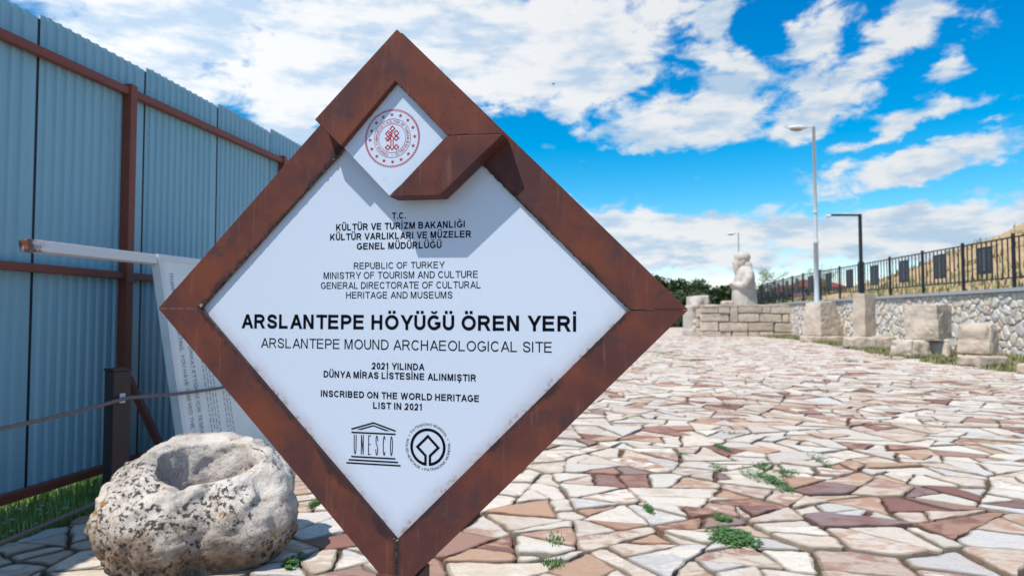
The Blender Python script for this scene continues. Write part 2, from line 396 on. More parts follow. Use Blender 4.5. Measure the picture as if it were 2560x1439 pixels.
GLASS = flat('lamp_glass', (0.45, 0.36, 0.28), 0.2)

def m_block(base, dark):
    def fn(t, b):
        p = geop(t); n = t.noise(p, 2.2, 6, 0.6); g = t.noise(p, 14, 6, 0.7)
        oi = t.new('ShaderNodeObjectInfo').outputs['Random']
        c = t.mix(t.rng(n, 0.35, 0.68), rgb(*base), rgb(*dark))
        c = t.mix(t.math('MULTIPLY', oi, 0.35), c, rgb(0.36, 0.28, 0.22))
        c = t.mix(t.rng(g, 0.52, 0.72, 0, 0.55), c, t.mix(0.6, c, rgb(0.16, 0.12, 0.09)))
        t.put(b.inputs['Base Color'], c); bump(t, b, t.math('ADD', n, g), 0.7, 0.04)
    return fn
BLOCK = material('ancient_limestone', m_block((0.66, 0.565, 0.455), (0.50, 0.41, 0.32)), 0.9, 0, 0.2)
STATUE = material('pale_carved_stone', m_block((0.60, 0.545, 0.475), (0.50, 0.44, 0.38)), 0.85, 0, 0.2)
ORANGE_ST = flat('orange_stone', (0.48, 0.26, 0.10), 0.9)

def m_basin(t, b):
    p = objc(t); sp = t.new('ShaderNodeSeparateXYZ'); t.put(sp.inputs[0], p)
    n = t.noise(p, 3.2, 6, 0.62, 0.4); m = t.noise(p, 13, 6, 0.7)
    c = t.mix(t.rng(n, 0.38, 0.64), rgb(0.71, 0.65, 0.575), rgb(0.47, 0.41, 0.355))
    c = t.mix(t.rng(m, 0.54, 0.70, 0, 0.6), c, rgb(0.24, 0.20, 0.18))
    # brown earth stain on the lower body
    lowz = t.math('ADD', sp.outputs[2], t.math('MULTIPLY', t.math('SUBTRACT', n, 0.5), 0.85))
    c = t.mix(t.rng(lowz, 0.16, 0.33, 0.92, 0.0), c, t.mix(t.rng(m, 0.35, 0.65), rgb(0.075, 0.048, 0.036), rgb(0.34, 0.235, 0.165)))
    # shade inside the hollow, painted into the colour
    hx = t.math('DIVIDE', t.math('SUBTRACT', sp.outputs[0], 0.065), 0.235); hy = t.math('DIVIDE', t.math('SUBTRACT', sp.outputs[1], -0.035), 0.205)
    hr = t.math('SQRT', t.math('ADD', t.math('MULTIPLY', hx, hx), t.math('MULTIPLY', hy, hy)))
    hm = t.math('MULTIPLY', t.rng(t.math('ADD', hr, t.math('MULTIPLY', t.math('SUBTRACT', m, 0.5), 0.25)), 0.80, 1.08, 0.62, 0.0), t.math('GREATER_THAN', sp.outputs[2], 0.17))
    c = t.mix(hm, c, rgb(0.23, 0.20, 0.20))
    # black lichen in patches
    pm = t.rng(t.noise(t.mapping(p, loc=(3.3, 1.1, 0.4)), 3.4, 3, 0.5), 0.455, 0.55)
    sp_ = t.rng(t.noise(p, 34, 5, 0.70, 0.2), 0.515, 0.565)
    c = t.mix(t.math('MULTIPLY', t.math('MULTIPLY', sp_, pm), 0.93), c, rgb(0.030, 0.026, 0.026))
    fine = t.rng(t.noise(t.mapping(p, loc=(1, 2, 3)), 90, 3, 0.6), 0.62, 0.68, 0, 0.75)
    c = t.mix(fine, c, rgb(0.075, 0.06, 0.05))
    om = t.math('MULTIPLY', t.rng(t.noise(t.mapping(p, loc=(7, 4, 2)), 5, 3, 0.5), 0.56, 0.64), t.rng(t.noise(p, 36, 4, 0.7), 0.53, 0.60))
    c = t.mix(om, c, rgb(0.36, 0.19, 0.05))
    vein = t.noise(t.mapping(p, loc=(2, 2, 2)), 4.5, 6, 0.6, 1.5)
    vl = t.math('MULTIPLY', t.rng(t.math('ABSOLUTE', t.math('SUBTRACT', vein, 0.5)), 0.0, 0.006, 0.6, 0.0), t.rng(n, 0.50, 0.60))
    c = t.mix(vl, c, rgb(0.08, 0.065, 0.06))
    t.put(b.inputs['Base Color'], c)
    bump(t, b, t.math('SUBTRACT', t.math('ADD', m, t.math('MULTIPLY', t.noise(p, 60, 5, 0.7), 0.5)), t.math('MULTIPLY', vl, 0.6)), 0.9, 0.02)
BASIN = material('lichened_limestone', m_basin, 0.85, 0, 0.25)
WATER = material('rusty_water', lambda t, b: t.put(b.inputs['Base Color'], t.mix(t.noise(objc(t), 9, 4, 0.6), rgb(0.10, 0.020, 0.010), rgb(0.19, 0.06, 0.03))), 0.04, 0, 0.6)

def m_leaf(c1, c2):
    def fn(t, b):
        c = attr(t, 'tint')
        p = geop(t); n = t.noise(p, 2.0, 3, 0.5)
        t.put(b.inputs['Base Color'], t.mix(c, t.mix(n, rgb(*c1), rgb(*c2)), rgb(*c2)))
        b.inputs['Roughness'].default_value = 0.7
    return fn
LEAF = material('conifer_leaf', m_leaf((0.014, 0.030, 0.012), (0.055, 0.085, 0.022)), 0.7)
SAPL = material('sapling_leaf', m_leaf((0.09, 0.14, 0.04), (0.17, 0.20, 0.07)), 0.7)
WEED = material('weed_leaf', m_leaf((0.035, 0.105, 0.026), (0.085, 0.19, 0.045)), 0.6)
GRASS = material('grass_blade', m_leaf((0.12, 0.23, 0.045), (0.28, 0.40, 0.11)), 0.6)
DRYGR = material('dry_grass_blade', m_leaf((0.12, 0.15, 0.05), (0.26, 0.25, 0.10)), 0.8)
PETAL = flat('white_petal', (0.75, 0.77, 0.72), 0.6, var=0.05)
BARK = flat('bark', (0.075, 0.052, 0.036), 0.9, var=0.3, bmp=0.01)

# ------------------------------------------------------------ ground
g = MB(); g.box(-900, 900, -900, 1500, -0.6, -0.05); tag(g.obj('ground', GROUND), kind='structure')
def xleft(y): return -2.86 + 0.128 * (y - 3.79)
def xright(y):
    P = [(-6, 10.5), (15.3, 11.5), (21.1, 11.9), (29.6, 14.2), (38, 15.6), (80, 15.8)]
    for (a, xa), (b_, xb) in zip(P, P[1:]):
        if y <= b_: return xa + (xb - xa) * (y - a) / (b_ - a)
    return P[-1][1]
g = MB()
ys = [-5, 15.3, 21.1, 29.6, 38, 46]
poly = [(xleft(y) + 0.02, y) for y in ys] + [(xright(y) + 0.1, y) for y in reversed(ys)]
g.prism(poly[::-1], -0.2, 0.0); pavement = tag(g.obj('pavement', SOIL), kind='structure')
g = MB(); g.prism([(xleft(46), 46), (60, 46), (60, 78), (-20, 78), (-20, 46)], -0.2, 0.02); tag(g.obj('plaza', PLAZA), kind='structure')
def xwall(y):
    P = [(2, 13.85), (12, 14.7), (20.5, 15.4), (40.6, 17.1), (53.6, 19.5), (66, 23)]
    for (a, xa), (b_, xb) in zip(P, P[1:]):
        if y <= b_: return xa + (xb - xa) * (y - a) / (b_ - a)
    return P[-1][1]
g = MB(); ys2 = [2, 12, 15.3, 20.5, 25, 29.6, 34, 38, 45.9]
g.prism([(xright(y) + 0.1, y) for y in ys2] + [(xwall(y) + 0.3, y) for y in reversed(ys2)], -0.2, 0.004); tag(g.obj('verge', VERGE), kind='structure')

def clip(poly, a, b, c):      # keep a*x+b*y<=c
    out = []
    n = len(poly)
    for i in range(n):
        p = poly[i]; q = poly[(i + 1) % n]
        dp = a * p[0] + b * p[1] - c; dq = a * q[0] + b * q[1] - c
        if dp <= 0: out.append(p)
        if (dp < 0 < dq) or (dq < 0 < dp):
            t = dp / (dp - dq); out.append((p[0] + t * (q[0] - p[0]), p[1] + t * (q[1] - p[1])))
    return out
def cells(x0, x1, y0, y1, s, inside, wvar=0.35, jit=0.46):
    nx = int((x1 - x0) / s) + 1; ny = int((y1 - y0) / s) + 1
    G = {}
    for i in range(nx):
        for j in range(ny):
            x = x0 + (i + 0.5 + random.uniform(-jit, jit)) * s; y = y0 + (j + 0.5 + random.uniform(-jit, jit)) * s
            G[i, j] = (x, y, random.uniform(-wvar, wvar) * s * s)
    res = []
    for (i, j), (x, y, w) in G.items():
        if not inside(x, y): continue
        poly = [(x - 1.5 * s, y - 1.5 * s), (x + 1.5 * s, y - 1.5 * s), (x + 1.5 * s, y + 1.5 * s), (x - 1.5 * s, y + 1.5 * s)]
        for di in (-1, 0, 1, -2, 2):
            for dj in (-1, 0, 1, -2, 2):
                if (di or dj) and (i + di, j + dj) in G:
                    X, Y, W = G[i + di, j + dj]
                    poly = clip(poly, 2 * (X - x), 2 * (Y - y), X * X + Y * Y - x * x - y * y + w - W)
                    if len(poly) < 3: break
            if len(poly) < 3: break
        if len(poly) >= 3: res.append((poly, (x, y)))
    return res
def parea(p): return abs(sum(p[i][0] * p[(i + 1) % len(p)][1] - p[(i + 1) % len(p)][0] * p[i][1] for i in range(len(p)))) / 2
def pcent(p): return (sum(q[0] for q in p) / len(p), sum(q[1] for q in p) / len(p))
def inset(poly, d0):
    out = poly
    n = len(poly)
    for i in range(n):
        p = poly[i]; q = poly[(i + 1) % n]
        ex, ey = q[0] - p[0], q[1] - p[1]; L = math.hypot(ex, ey); d = random.uniform(*d0) if isinstance(d0, tuple) else d0
        if L < 1e-6: continue
        nx_, ny_ = ey / L, -ex / L       # outward for counter-clockwise
        out = clip(out, nx_, ny_, nx_ * p[0] + ny_ * p[1] - d)
        if len(out) < 3: return []
    return out
def dedupe(poly, e):
    out = []
    for p in poly:
        if not out or math.hypot(p[0] - out[-1][0], p[1] - out[-1][1]) > e: out.append(p)
    if len(out) > 1 and math.hypot(out[0][0] - out[-1][0], out[0][1] - out[-1][1]) < e: out.pop()
    return out
def roughen(poly, step, amp, seed):
    out = []
    n = len(poly)
    for i in range(n):
        p = poly[i]; q = poly[(i + 1) % n]; L = math.hypot(q[0] - p[0], q[1] - p[1]); k = max(1, int(L / step))
        for a in range(k):
            t = a / k; x = p[0] + (q[0] - p[0]) * t; y = p[1] + (q[1] - p[1]) * t
            m = amp * (1.0 if a else 0.5)
            v = noise.noise_vector(Vector((x * 7, y * 7, seed))) + noise.noise_vector(Vector((x * 24, y * 24, seed))) * 0.45
            out.append((x + v.x * m, y + v.y * m))
    return out
def corner_cut(poly):
    out = []; n = len(poly)
    for i in range(n):
        a, p, b_ = poly[i - 1], poly[i], poly[(i + 1) % n]
        la = math.hypot(a[0] - p[0], a[1] - p[1]); lb = math.hypot(b_[0] - p[0], b_[1] - p[1]); c = random.uniform(0.004, 0.032); ca = min(c, la * .35) / la; cb = min(c, lb * .35) / lb
        out += [(p[0] + (a[0] - p[0]) * ca, p[1] + (a[1] - p[1]) * ca), (p[0] + (b_[0] - p[0]) * cb, p[1] + (b_[1] - p[1]) * cb)]
    return out
WHITES = [(0.70, 0.62, 0.53), (0.73, 0.67, 0.57), (0.62, 0.58, 0.51), (0.67, 0.60, 0.51), (0.70, 0.62, 0.50), (0.57, 0.55, 0.52), (0.66, 0.58, 0.49)]
PEACH = [(0.60, 0.50, 0.39), (0.56, 0.45, 0.35), (0.63, 0.54, 0.43), (0.57, 0.48, 0.40)]
SALM = [(0.47, 0.29, 0.19), (0.42, 0.25, 0.17), (0.51, 0.35, 0.24), (0.38, 0.22, 0.165)]
MAR = [(0.23, 0.11, 0.09), (0.27, 0.13, 0.10), (0.27, 0.20, 0.19)]
def pick_tint():
    r = random.random()
    j = lambda c: (lambda g: tuple(x * g for x in c) + (1.0,))(random.uniform(0.88, 1.08))
    if r < 0.46: return j(random.choice(WHITES)), j(random.choice(WHITES + PEACH + SALM[:2]))
    if r < 0.78: return j(random.choice(PEACH)), j(random.choice(WHITES + SALM))
    if r < 0.945: return j(random.choice(SALM)), j(random.choice(PEACH + SALM + MAR + WHITES[:2]))
    return j(random.choice(MAR)), j(random.choice(MAR + SALM))
def slab(mb, poly, h, detail, seed, z0=-0.015, M=None):
    """irregular flagstone: foot ring, shoulder ring, top ring, tilted top"""
    if detail: poly = roughen(corner_cut(poly), 0.03, 0.021, seed)
    cx, cy = pcent(poly); n = len(poly)
    r = 0.005 if detail else 0.010
    tx, ty = random.uniform(-0.012, 0.012), random.uniform(-0.012, 0.012)
    sh = [(p[0] + (p[0] - cx) * 0.0, p[1]) for p in poly]
    def ins(p, d):
        L = math.hypot(p[0] - cx, p[1] - cy) or 1; k = max(0, 1 - d / L); return (cx + (p[0] - cx) * k, cy + (p[1] - cy) * k)
    foot = [ins(p, -0.004) for p in poly]; top = [ins(p, r) for p in poly]
    z = lambda p: h + tx * (p[0] - cx) + ty * (p[1] - cy) + (0.0015 * noise.noise(Vector((p[0] * 20, p[1] * 20, seed))) if detail else 0)
    rings = [[(p[0], p[1], z0) for p in foot], [(p[0], p[1], z(p) - r * 0.6) for p in sh], [(p[0], p[1], z(p)) for p in top]]
    if detail:
        inner = [ins(p, r + 0.012) for p in poly]; rings.append([(p[0], p[1], z(p) + 0.0008) for p in inner])
    keep, keep2 = mb.cur, mb.cur2; o = len(mb.v); K = len(rings)
    for k, ring in enumerate(rings):
        for v in ring:
            v = Vector(v); mb.v.append(tuple(M @ v if M is not None else v))
            if detail and k < 3:     # soil worked into the worn edge
                g = (0.45, 0.82, 1.0)[k] + 0.08 * noise.noise(Vector((v.x * 11, v.y * 11, seed)))
                mb.c.append((keep[0] * g, keep[1] * g * .97, keep[2] * g * .92, 1)); mb.c2.append((keep2[0] * g, keep2[1] * g * .97, keep2[2] * g * .92, 1))
            else: mb.c.append(keep); mb.c2.append(keep2)
    mb.f += [tuple(o + q for q in (k * n + i, k * n + (i + 1) % n, (k + 1) * n + (i + 1) % n, (k + 1) * n + i)) for k in range(K - 1) for i in range(n)] + [tuple(o + q for q in range((K - 1) * n, K * n))]

SP = 0.60
def inpav(x, y): return xleft(y) - 0.7 < x < xright(y) and x < 0.80 * max(y, 0) + 4.0 and -4.5 < y < 46
stones = []
for poly, c in cells(-4, 16.4, -4.6, 46.4, SP, inpav, 0.42, 0.49):
    poly = clip(poly, -1, 0.128, -(-2.86 - 0.128 * 3.79) + 0.0) if c[1] < 46 else poly
    if len(poly) < 3: continue
    # break the big cells again and again into angular pieces
    parts = []; todo = [poly]
    while todo:
        q = todo.pop(); A = parea(q)
        if A < random.uniform(0.035, 0.22) or A < 0.035: parts.append(q); continue
        cx, cy = pcent(q); far = max(q, key=lambda p: math.hypot(p[0] - cx, p[1] - cy)); a = math.atan2(far[1] - cy, far[0] - cx) + random.gauss(0, 0.45)
        nx_, ny_ = math.cos(a), math.sin(a); k = nx_ * cx + ny_ * cy + random.uniform(-.05, .05)
        u, v = clip(q, nx_, ny_, k), clip(q, -nx_, -ny_, -k)
        if len(u) < 3 or len(v) < 3: parts.append(q)
        else: todo += [u, v]
    for q in parts:
        q = dedupe(q, 0.03)
        if len(q) < 3: continue
        s_ = sum(q[i][0] * q[(i + 1) % len(q)][1] - q[(i + 1) % len(q)][0] * q[i][1] for i in range(len(q)))
        if s_ < 0: q = q[::-1]
        gap = (0.003, 0.011) if random.random() < 0.70 else (0.007, 0.030)
        q = inset(q, gap); q = dedupe(q, 0.02)
        if len(q) >= 3 and parea(q) > 0.006: stones.append(q)
def shown(q):
    x, y = pcent(q)
    if y < 2.9 or abs(x) > 0.80 * y + 0.1: return 0
    # hidden behind the sign or the stone basin
    u = 1280 + 1707 * x / y; v = 790 + 1707 * 1.3 / y
    if v < 1430 and abs(u - 1000) / 650 + abs(v - 775) / 650 < 1.0: return 0
    return parea(q) / y ** 3
order = sorted(range(len(stones)), key=lambda i: -shown(stones[i])); singles = set(order[:298])
rest = MB()
for i, q in enumerate(stones):
    x, y = pcent(q); det = y < 14 and abs(x) < 0.85 * y + 1
    t1, t2 = pick_tint(); h = random.uniform(0.016, 0.034)
    mb = MB() if i in singles else rest
    mb.cur, mb.cur2 = t1, t2
    slab(mb, q, h, det, i * 0.37)
    if i in singles: mb.obj('paving_stone', FLAG, pavement, colors=True)
tag(rest.obj('paving_stone_field', FLAG, pavement, colors=True), kind='stuff')
# crumbs of gravel in the joints
mb = MB()
for _ in range(5200):
    y = 2.6 + 9 * random.random() ** 1.6; x = random.uniform(-0.8 * y, 0.8 * y)
    if x < xleft(y) + 0.03: continue
    r = random.uniform(0.003, 0.010); a = random.uniform(0, 6)
    k = random.uniform(0.10, 0.40); mb.cur = mb.cur2 = (k, k * 0.8, k * 0.62, 1)
    vs = [(x + r * math.cos(a + j * 2.1) * random.uniform(0.7, 1.3), y + r * math.sin(a + j * 2.1), 0.001) for j in range(3)] + [(x, y, r * 1.1 + 0.001)]
    mb.add(vs, [(0, 1, 3), (1, 2, 3), (2, 0, 3)])
tag(mb.obj('gravel', FLAG, colors=True), 'small stone crumbs lying in the joints of the paving', 'gravel', kind='stuff')

# ------------------------------------------------------------ grass and weeds
def blade(mb, x, y, z, h, w, lean, a):
    dx, dy = math.cos(a), math.sin(a); ox, oy = -dy * w, dx * w
    t = random.random() ** 1.5; mb.cur = (t, t, t, 1)
    mb.add([(x - ox, y - oy, z), (x + ox, y + oy, z), (x + ox * .8 + dx * lean * .35, y + oy * .8 + dy * lean * .35, z + h * .6),
            (x - ox * .8 + dx * lean * .35, y - oy * .8 + dy * lean * .35, z + h * .6), (x + dx * lean, y + dy * lean, z + h)],
           [(0, 1, 2, 3), (3, 2, 4)])
mb = MB(); fl = MB()
for _ in range(34000):
    y = 1.5 + 9.5 * random.random(); x = xleft(y) - 0.02 - abs(random.gauss(0, 0.75))
    d = noise.noise(Vector((x * 2.2, y * 2.2, 0))) * 0.5 + 0.6
    h = random.uniform(0.05, 0.15) * (0.5 + d)
    blade(mb, x, y, -0.05, h, random.uniform(0.0025, 0.006), random.uniform(0.01, 0.07), random.uniform(0, 6.28))
for _ in range(900):
    y = 1.5 + 9 * random.random(); x = xleft(y) - 0.05 - abs(random.gauss(0, 0.8)); z = random.uniform(0.02, 0.09)
    if noise.noise(Vector((x * 1.6, y * 1.6, 9))) < -0.02: continue
    for k in range(3):
        px, py = x + random.uniform(-.012, .012), y + random.uniform(-.012, .012); r = random.uniform(0.004, 0.008)
        fl.add([(px - r, py - r, z), (px + r, py - r, z + r * .6), (px + r, py + r, z), (px - r, py + r, z + r * .6)], [(0, 1, 2, 3)])
tag(mb.obj('grass', GRASS, colors=True), 'green grass growing under and beside the blue fence', 'grass', kind='stuff')
tag(fl.obj('wildflower_heads', PETAL), 'tiny white flowers dotted through the grass by the fence', 'flowers', kind='stuff')
mb = MB()
for _ in range(15000):
    y = 13 + 31 * random.random() ** 1.3; xr, xw = xright(y), xwall(y)
    x = random.choice([random.uniform(xr, xw - 0.1), xr + random.uniform(-.3, 0.9), xw - 0.15 - abs(random.gauss(0, .3))])
    if x > xw - .1 or noise.noise(Vector((x * .9, y * .7, 3))) < -0.12: continue
    blade(mb, x, y, 0, random.uniform(0.06, 0.22), random.uniform(0.010, 0.022), random.uniform(0.02, 0.12), random.uniform(0, 6.28))
tag(mb.obj('verge_grass', DRYGR, colors=True), 'thin dry green grass along the foot of the stone wall', 'grass', kind='stuff')

def weed(x, y, rx, ry, n, h, label, leafy=True, group=None):
    mb = MB()
    sub = [(random.uniform(-.6, .6), random.uniform(-.6, .6), random.uniform(.35, .6)) for _ in range(5)]
    for _ in range(int(n * 1.15)):
        cx, cy, cr = random.choice(sub); a = random.uniform(0, 6.28); r = random.random() ** 0.6 * cr
        lx, ly = (cx + r * math.cos(a)) * rx, (cy + r * math.sin(a)) * ry
        if leafy:
            z = random.uniform(0.005, h * 1.1) * (1 - 0.5 * r / cr); s = random.uniform(0.007, 0.017); b_ = random.uniform(0, 6.28)
            t = random.random(); mb.cur = (t, t, t, 1); ti = random.uniform(-.6, .8) * s
            dx, dy = math.cos(b_) * s, math.sin(b_) * s
            mb.add([(lx - dx, ly - dy, z), (lx + dy * .55, ly - dx * .55, z + ti * .4), (lx + dx, ly + dy, z + ti), (lx - dy * .55, ly + dx * .55, z + ti * .4)], [(0, 1, 2, 3)])
        else: blade(mb, lx, ly, 0, random.uniform(.3, 1) * h, 0.0035, random.uniform(0, h * .7), random.uniform(0, 6.28))
    o = mb.obj('weed_clump', WEED, colors=True); o.location = (x, y, 0.012)
    tag(o, label, 'weed', group or 'weeds growing between the paving stones'); return o
def gp(px, py, z=0.0):        # a ground point read off the photograph, in metres
    D = (1.3 - z) * 1707 / (py - 790); return ((px - 1280) / 1707 * D, D)
for (px, py, wpx, hpx, n, h, lab, lf) in [
    (1850, 1352, 155, 60, 1500, 0.05, 'largest leafy green weed mat, low between pale slabs near the front', True),
    (1932, 1215, 62, 88, 900, 0.06, 'upright leafy weed patch left of a salmon slab, right of the sign', True),
    (1960, 1188, 70, 24, 260, 0.045, 'narrow weed arm behind the upright weed patch', True),
    (1905, 1168, 50, 26, 200, 0.04, 'small weed sprig farthest up its joint, above the upright weed patch', True),
    (1803, 1125, 34, 48, 260, 0.045, 'thin weed tuft in a joint right of a large peach slab', True),
    (1783, 1168, 40, 22, 150, 0.04, 'little weed tuft at the lower corner of a large peach slab', True),
    (1705, 1142, 36, 22, 150, 0.04, 'small green weed beside the left corner of a large peach slab', True),
    (2047, 1160, 22, 40, 160, 0.09, 'single upright green weed standing alone between slabs', True),
    (1612, 1275, 30, 26, 160, 0.04, 'small weed tuft left of the largest weed mat', True),
    (1800, 1300, 46, 24, 240, 0.04, 'dark weed tuft just behind the largest weed mat', True),
    (1385, 1356, 48, 40, 120, 0.055, 'spiky grass tuft close to the lower right side of the sign', False),
    (1378, 1415, 50, 34, 120, 0.055, 'spiky grass tuft nearest the bottom edge of the photo', False),
    (2375, 1405, 10, 6, 20, 0.02, 'tiny weed speck in the joints of the front right paving', True),
    (1843, 1088, 60, 10, 120, 0.04, 'flat weed streak in a joint well behind the others', True),
    (1818, 1017, 30, 8, 80, 0.05, 'faint distant weed speck in the middle of the paving', True),
    (1665, 885, 70, 8, 260, 0.09, 'grassy streak far back on the paving near the sign point', False),
    (1730, 903, 60, 8, 240, 0.08, 'second grassy streak far back, in front of the lion stone', False),
    (790, 1262, 40, 24, 160, 0.05, 'small weed right of the stone basin, left of the sign post', True),
    (745, 1405, 46, 40, 260, 0.05, 'leafy weed at the lower right foot of the stone basin', True),
    (2120, 905, 60, 8, 200, 0.10, 'grassy streak in front of the square stone pillar', False)]:
    if wpx < 12: continue
    x, y = gp(px, py); D = y
    weed(x, y, wpx / 2 / 1707 * D * 1.3, max(0.03, hpx / 2 * D * D / (1707 * 1.3)), n, h, lab, lf)

# ------------------------------------------------------------ blue sheet fence (left)
FA = math.atan(0.1288); fdir = Vector((math.sin(FA), math.cos(FA), 0)); fnor = Vector((math.cos(FA), -math.sin(FA), 0))
F0 = Vector((-3.36, 4.48, 0))
fence = thing('sheet_metal_fence', 'tall pale blue corrugated metal fence on red steel posts', 'fence', F0, (0, 0, -FA))
# local frame: +y along the fence, +x towards the paving
def corrugated(y0, z0, z1, n=12, pitch=0.0930, dep=0.016):
    mb = MB(); pts = []
    for i in range(n):
        y = y0 + i * pitch
        if i == n - 1: pts += [(0, y + pitch * 0.06)]; break      # flat lap at the end of each sheet
        pts += [(0, y + pitch * 0.06), (0, y + pitch * 0.50), (dep, y + pitch * 0.62), (dep, y + pitch * 0.94)]
    pts.append((0, y0 + n * pitch - 0.004))
    vs = []
    for x, y in pts: vs += [(x, y, z0), (x, y, z1)]
    N = len(pts)
    for x, y in pts: vs += [(x - 0.002, y, z0), (x - 0.002, y, z1)]
    fs = [(2 * i, 2 * i + 2, 2 * i + 3, 2 * i + 1) for i in range(N - 1)] + [(2 * N + 2 * i + 2, 2 * N + 2 * i, 2 * N + 2 * i + 1, 2 * N + 2 * i + 3) for i in range(N - 1)]
    fs += [(2 * i + 1, 2 * i + 3, 2 * N + 2 * i + 3, 2 * N + 2 * i + 1) for i in range(N - 1)]
    mb.add(vs, fs); return mb
SEAM0 = 0.2456; PW = 1.13
base_sheet = {}
for k in range(-6, 15):
    y0 = SEAM0 + k * PW + 0.007
    zt = 3.40 + 0.03 * (k + 1) + random.uniform(-.006, .006) + (0.03 if k >= 3 else 0)
    o = corrugated(y0, 0.07, zt).obj('corrugated_sheet', SHEET, fence, smooth=False)
    o.location = (random.uniform(-0.003, 0.003), 0, 0)
for k in range(-5, 15):
    mb = MB(); y0 = SEAM0 + k * PW; mb.box(-0.008, -0.003, y0 - 0.012, y0 + 0.03, 0.08, 3.40 + 0.03 * k + (0.03 if k > 3 else 0) - 0.008); mb.obj('seam_shade_strip', BLACKM, fence)  # black strips added behind the sheet gaps, standing in for the shadowed crack
def fbar(name, y0, y1, z0, z1, w, x0, mat):
    mb = MB(); vs = []
    for y, z in ((y0, z0), (y1, z1)):
        vs += [(x0, y, z - w / 2), (x0 + w, y, z - w / 2), (x0 + w, y, z + w / 2), (x0, y, z + w / 2)]
    mb.add(vs, [(0, 1, 2, 3), (7, 6, 5, 4), (0, 4, 5, 1), (1, 5, 6, 2), (2, 6, 7, 3), (3, 7, 4, 0)])
    return mb.obj(name, mat, fence, bevel=0.004)
PY = [1.116 + 2.74 * k for k in range(-3, 6)]
for ya, yb in zip(PY, PY[1:]):
    for (zc, w) in ((3.13, 0.062), (1.63, 0.058), (0.11, 0.06)):
        fbar('rail', ya + 0.04, yb - 0.04, zc + 0.017 * ya * (zc > 3), zc + 0.017 * yb * (zc > 3), w, 0.020, REDSTEEL)
for y in PY:
    mb = MB(); mb.box(0.018, 0.098, y - 0.0395, y + 0.0395, -0.1, 3.19 + 0.017 * y); mb.obj('post', REDSTEEL, fence, bevel=0.005)
    mb = MB(); mb.tube([(0.10, y, 0.80), (0.56, y, -0.06)], 0.034, 4); mb.obj('brace', REDSTEEL, fence)
    mb = MB(); mb.box(0.0985, 0.108, y - 0.05, y + 0.05, 1.57, 1.60); mb.obj('bracket', REDSTEEL, fence)

# ------------------------------------------------------------ rope barrier
PP = [Vector((-2.53, 4.4, 0)) + fdir * t for t in (-2.6, 0, 2.6)]
labs = ['dark timber barrier post beside the camera at the paving edge', 'thick dark timber barrier post between the blue fence and the stone basin', 'dark timber barrier post behind the rust framed sign']
for k, (P, lab) in enumerate(zip(PP, labs)):
    p = thing('barrier_post', lab, 'post', P, (0, 0, -FA - 0.42), 'timber posts of the rope barrier')
    mb = MB(); mb.box(-.055, .055, -.055, .055, -.12, .95); mb.obj('post_shaft', TIMBER, p, bevel=0.006)
    mb = MB(); mb.box(-.060, .060, -.060, .060, .951, .968); mb.obj('post_cap', TIMBER, p, bevel=0.005)
    for z in (.78, .2):
        mb = MB(); mb.box(.0555, .064, -.018, .018, z - .03, z + .03); mb.obj('rope_clamp', POLE, p, bevel=0.003)
def rope(z, sag, label):
    mb = MB(); N = 150; P0, P1 = PP[0], PP[2]
    off = fnor * 0.072
    def pos(s):
        q = P0.lerp(P1, s) + off; t = (s * 2) % 1.0; return Vector((q.x, q.y, z - 4 * sag * t * (1 - t)))
    for ph in (0, 2.09, 4.19):        # three twisted strands
        pts = []
        for i in range(N * 3 + 1):
            s = i / (N * 3); c = pos(s); a = s * 300 + ph
            pts.append(c + fnor * 0.0055 * math.cos(a) + Vector((0, 0, 0.0055 * math.sin(a))))
        mb.tube(pts, 0.0075, 5)
    o = mb.obj('barrier_rope', ROPE, smooth=True); tag(o, label, 'rope', 'ropes of the barrier')
rope(0.78, 0.05, 'upper grey rope running through the dark barrier post')
rope(0.20, 0.04, 'lower grey rope just above the grass by the dark barrier post')

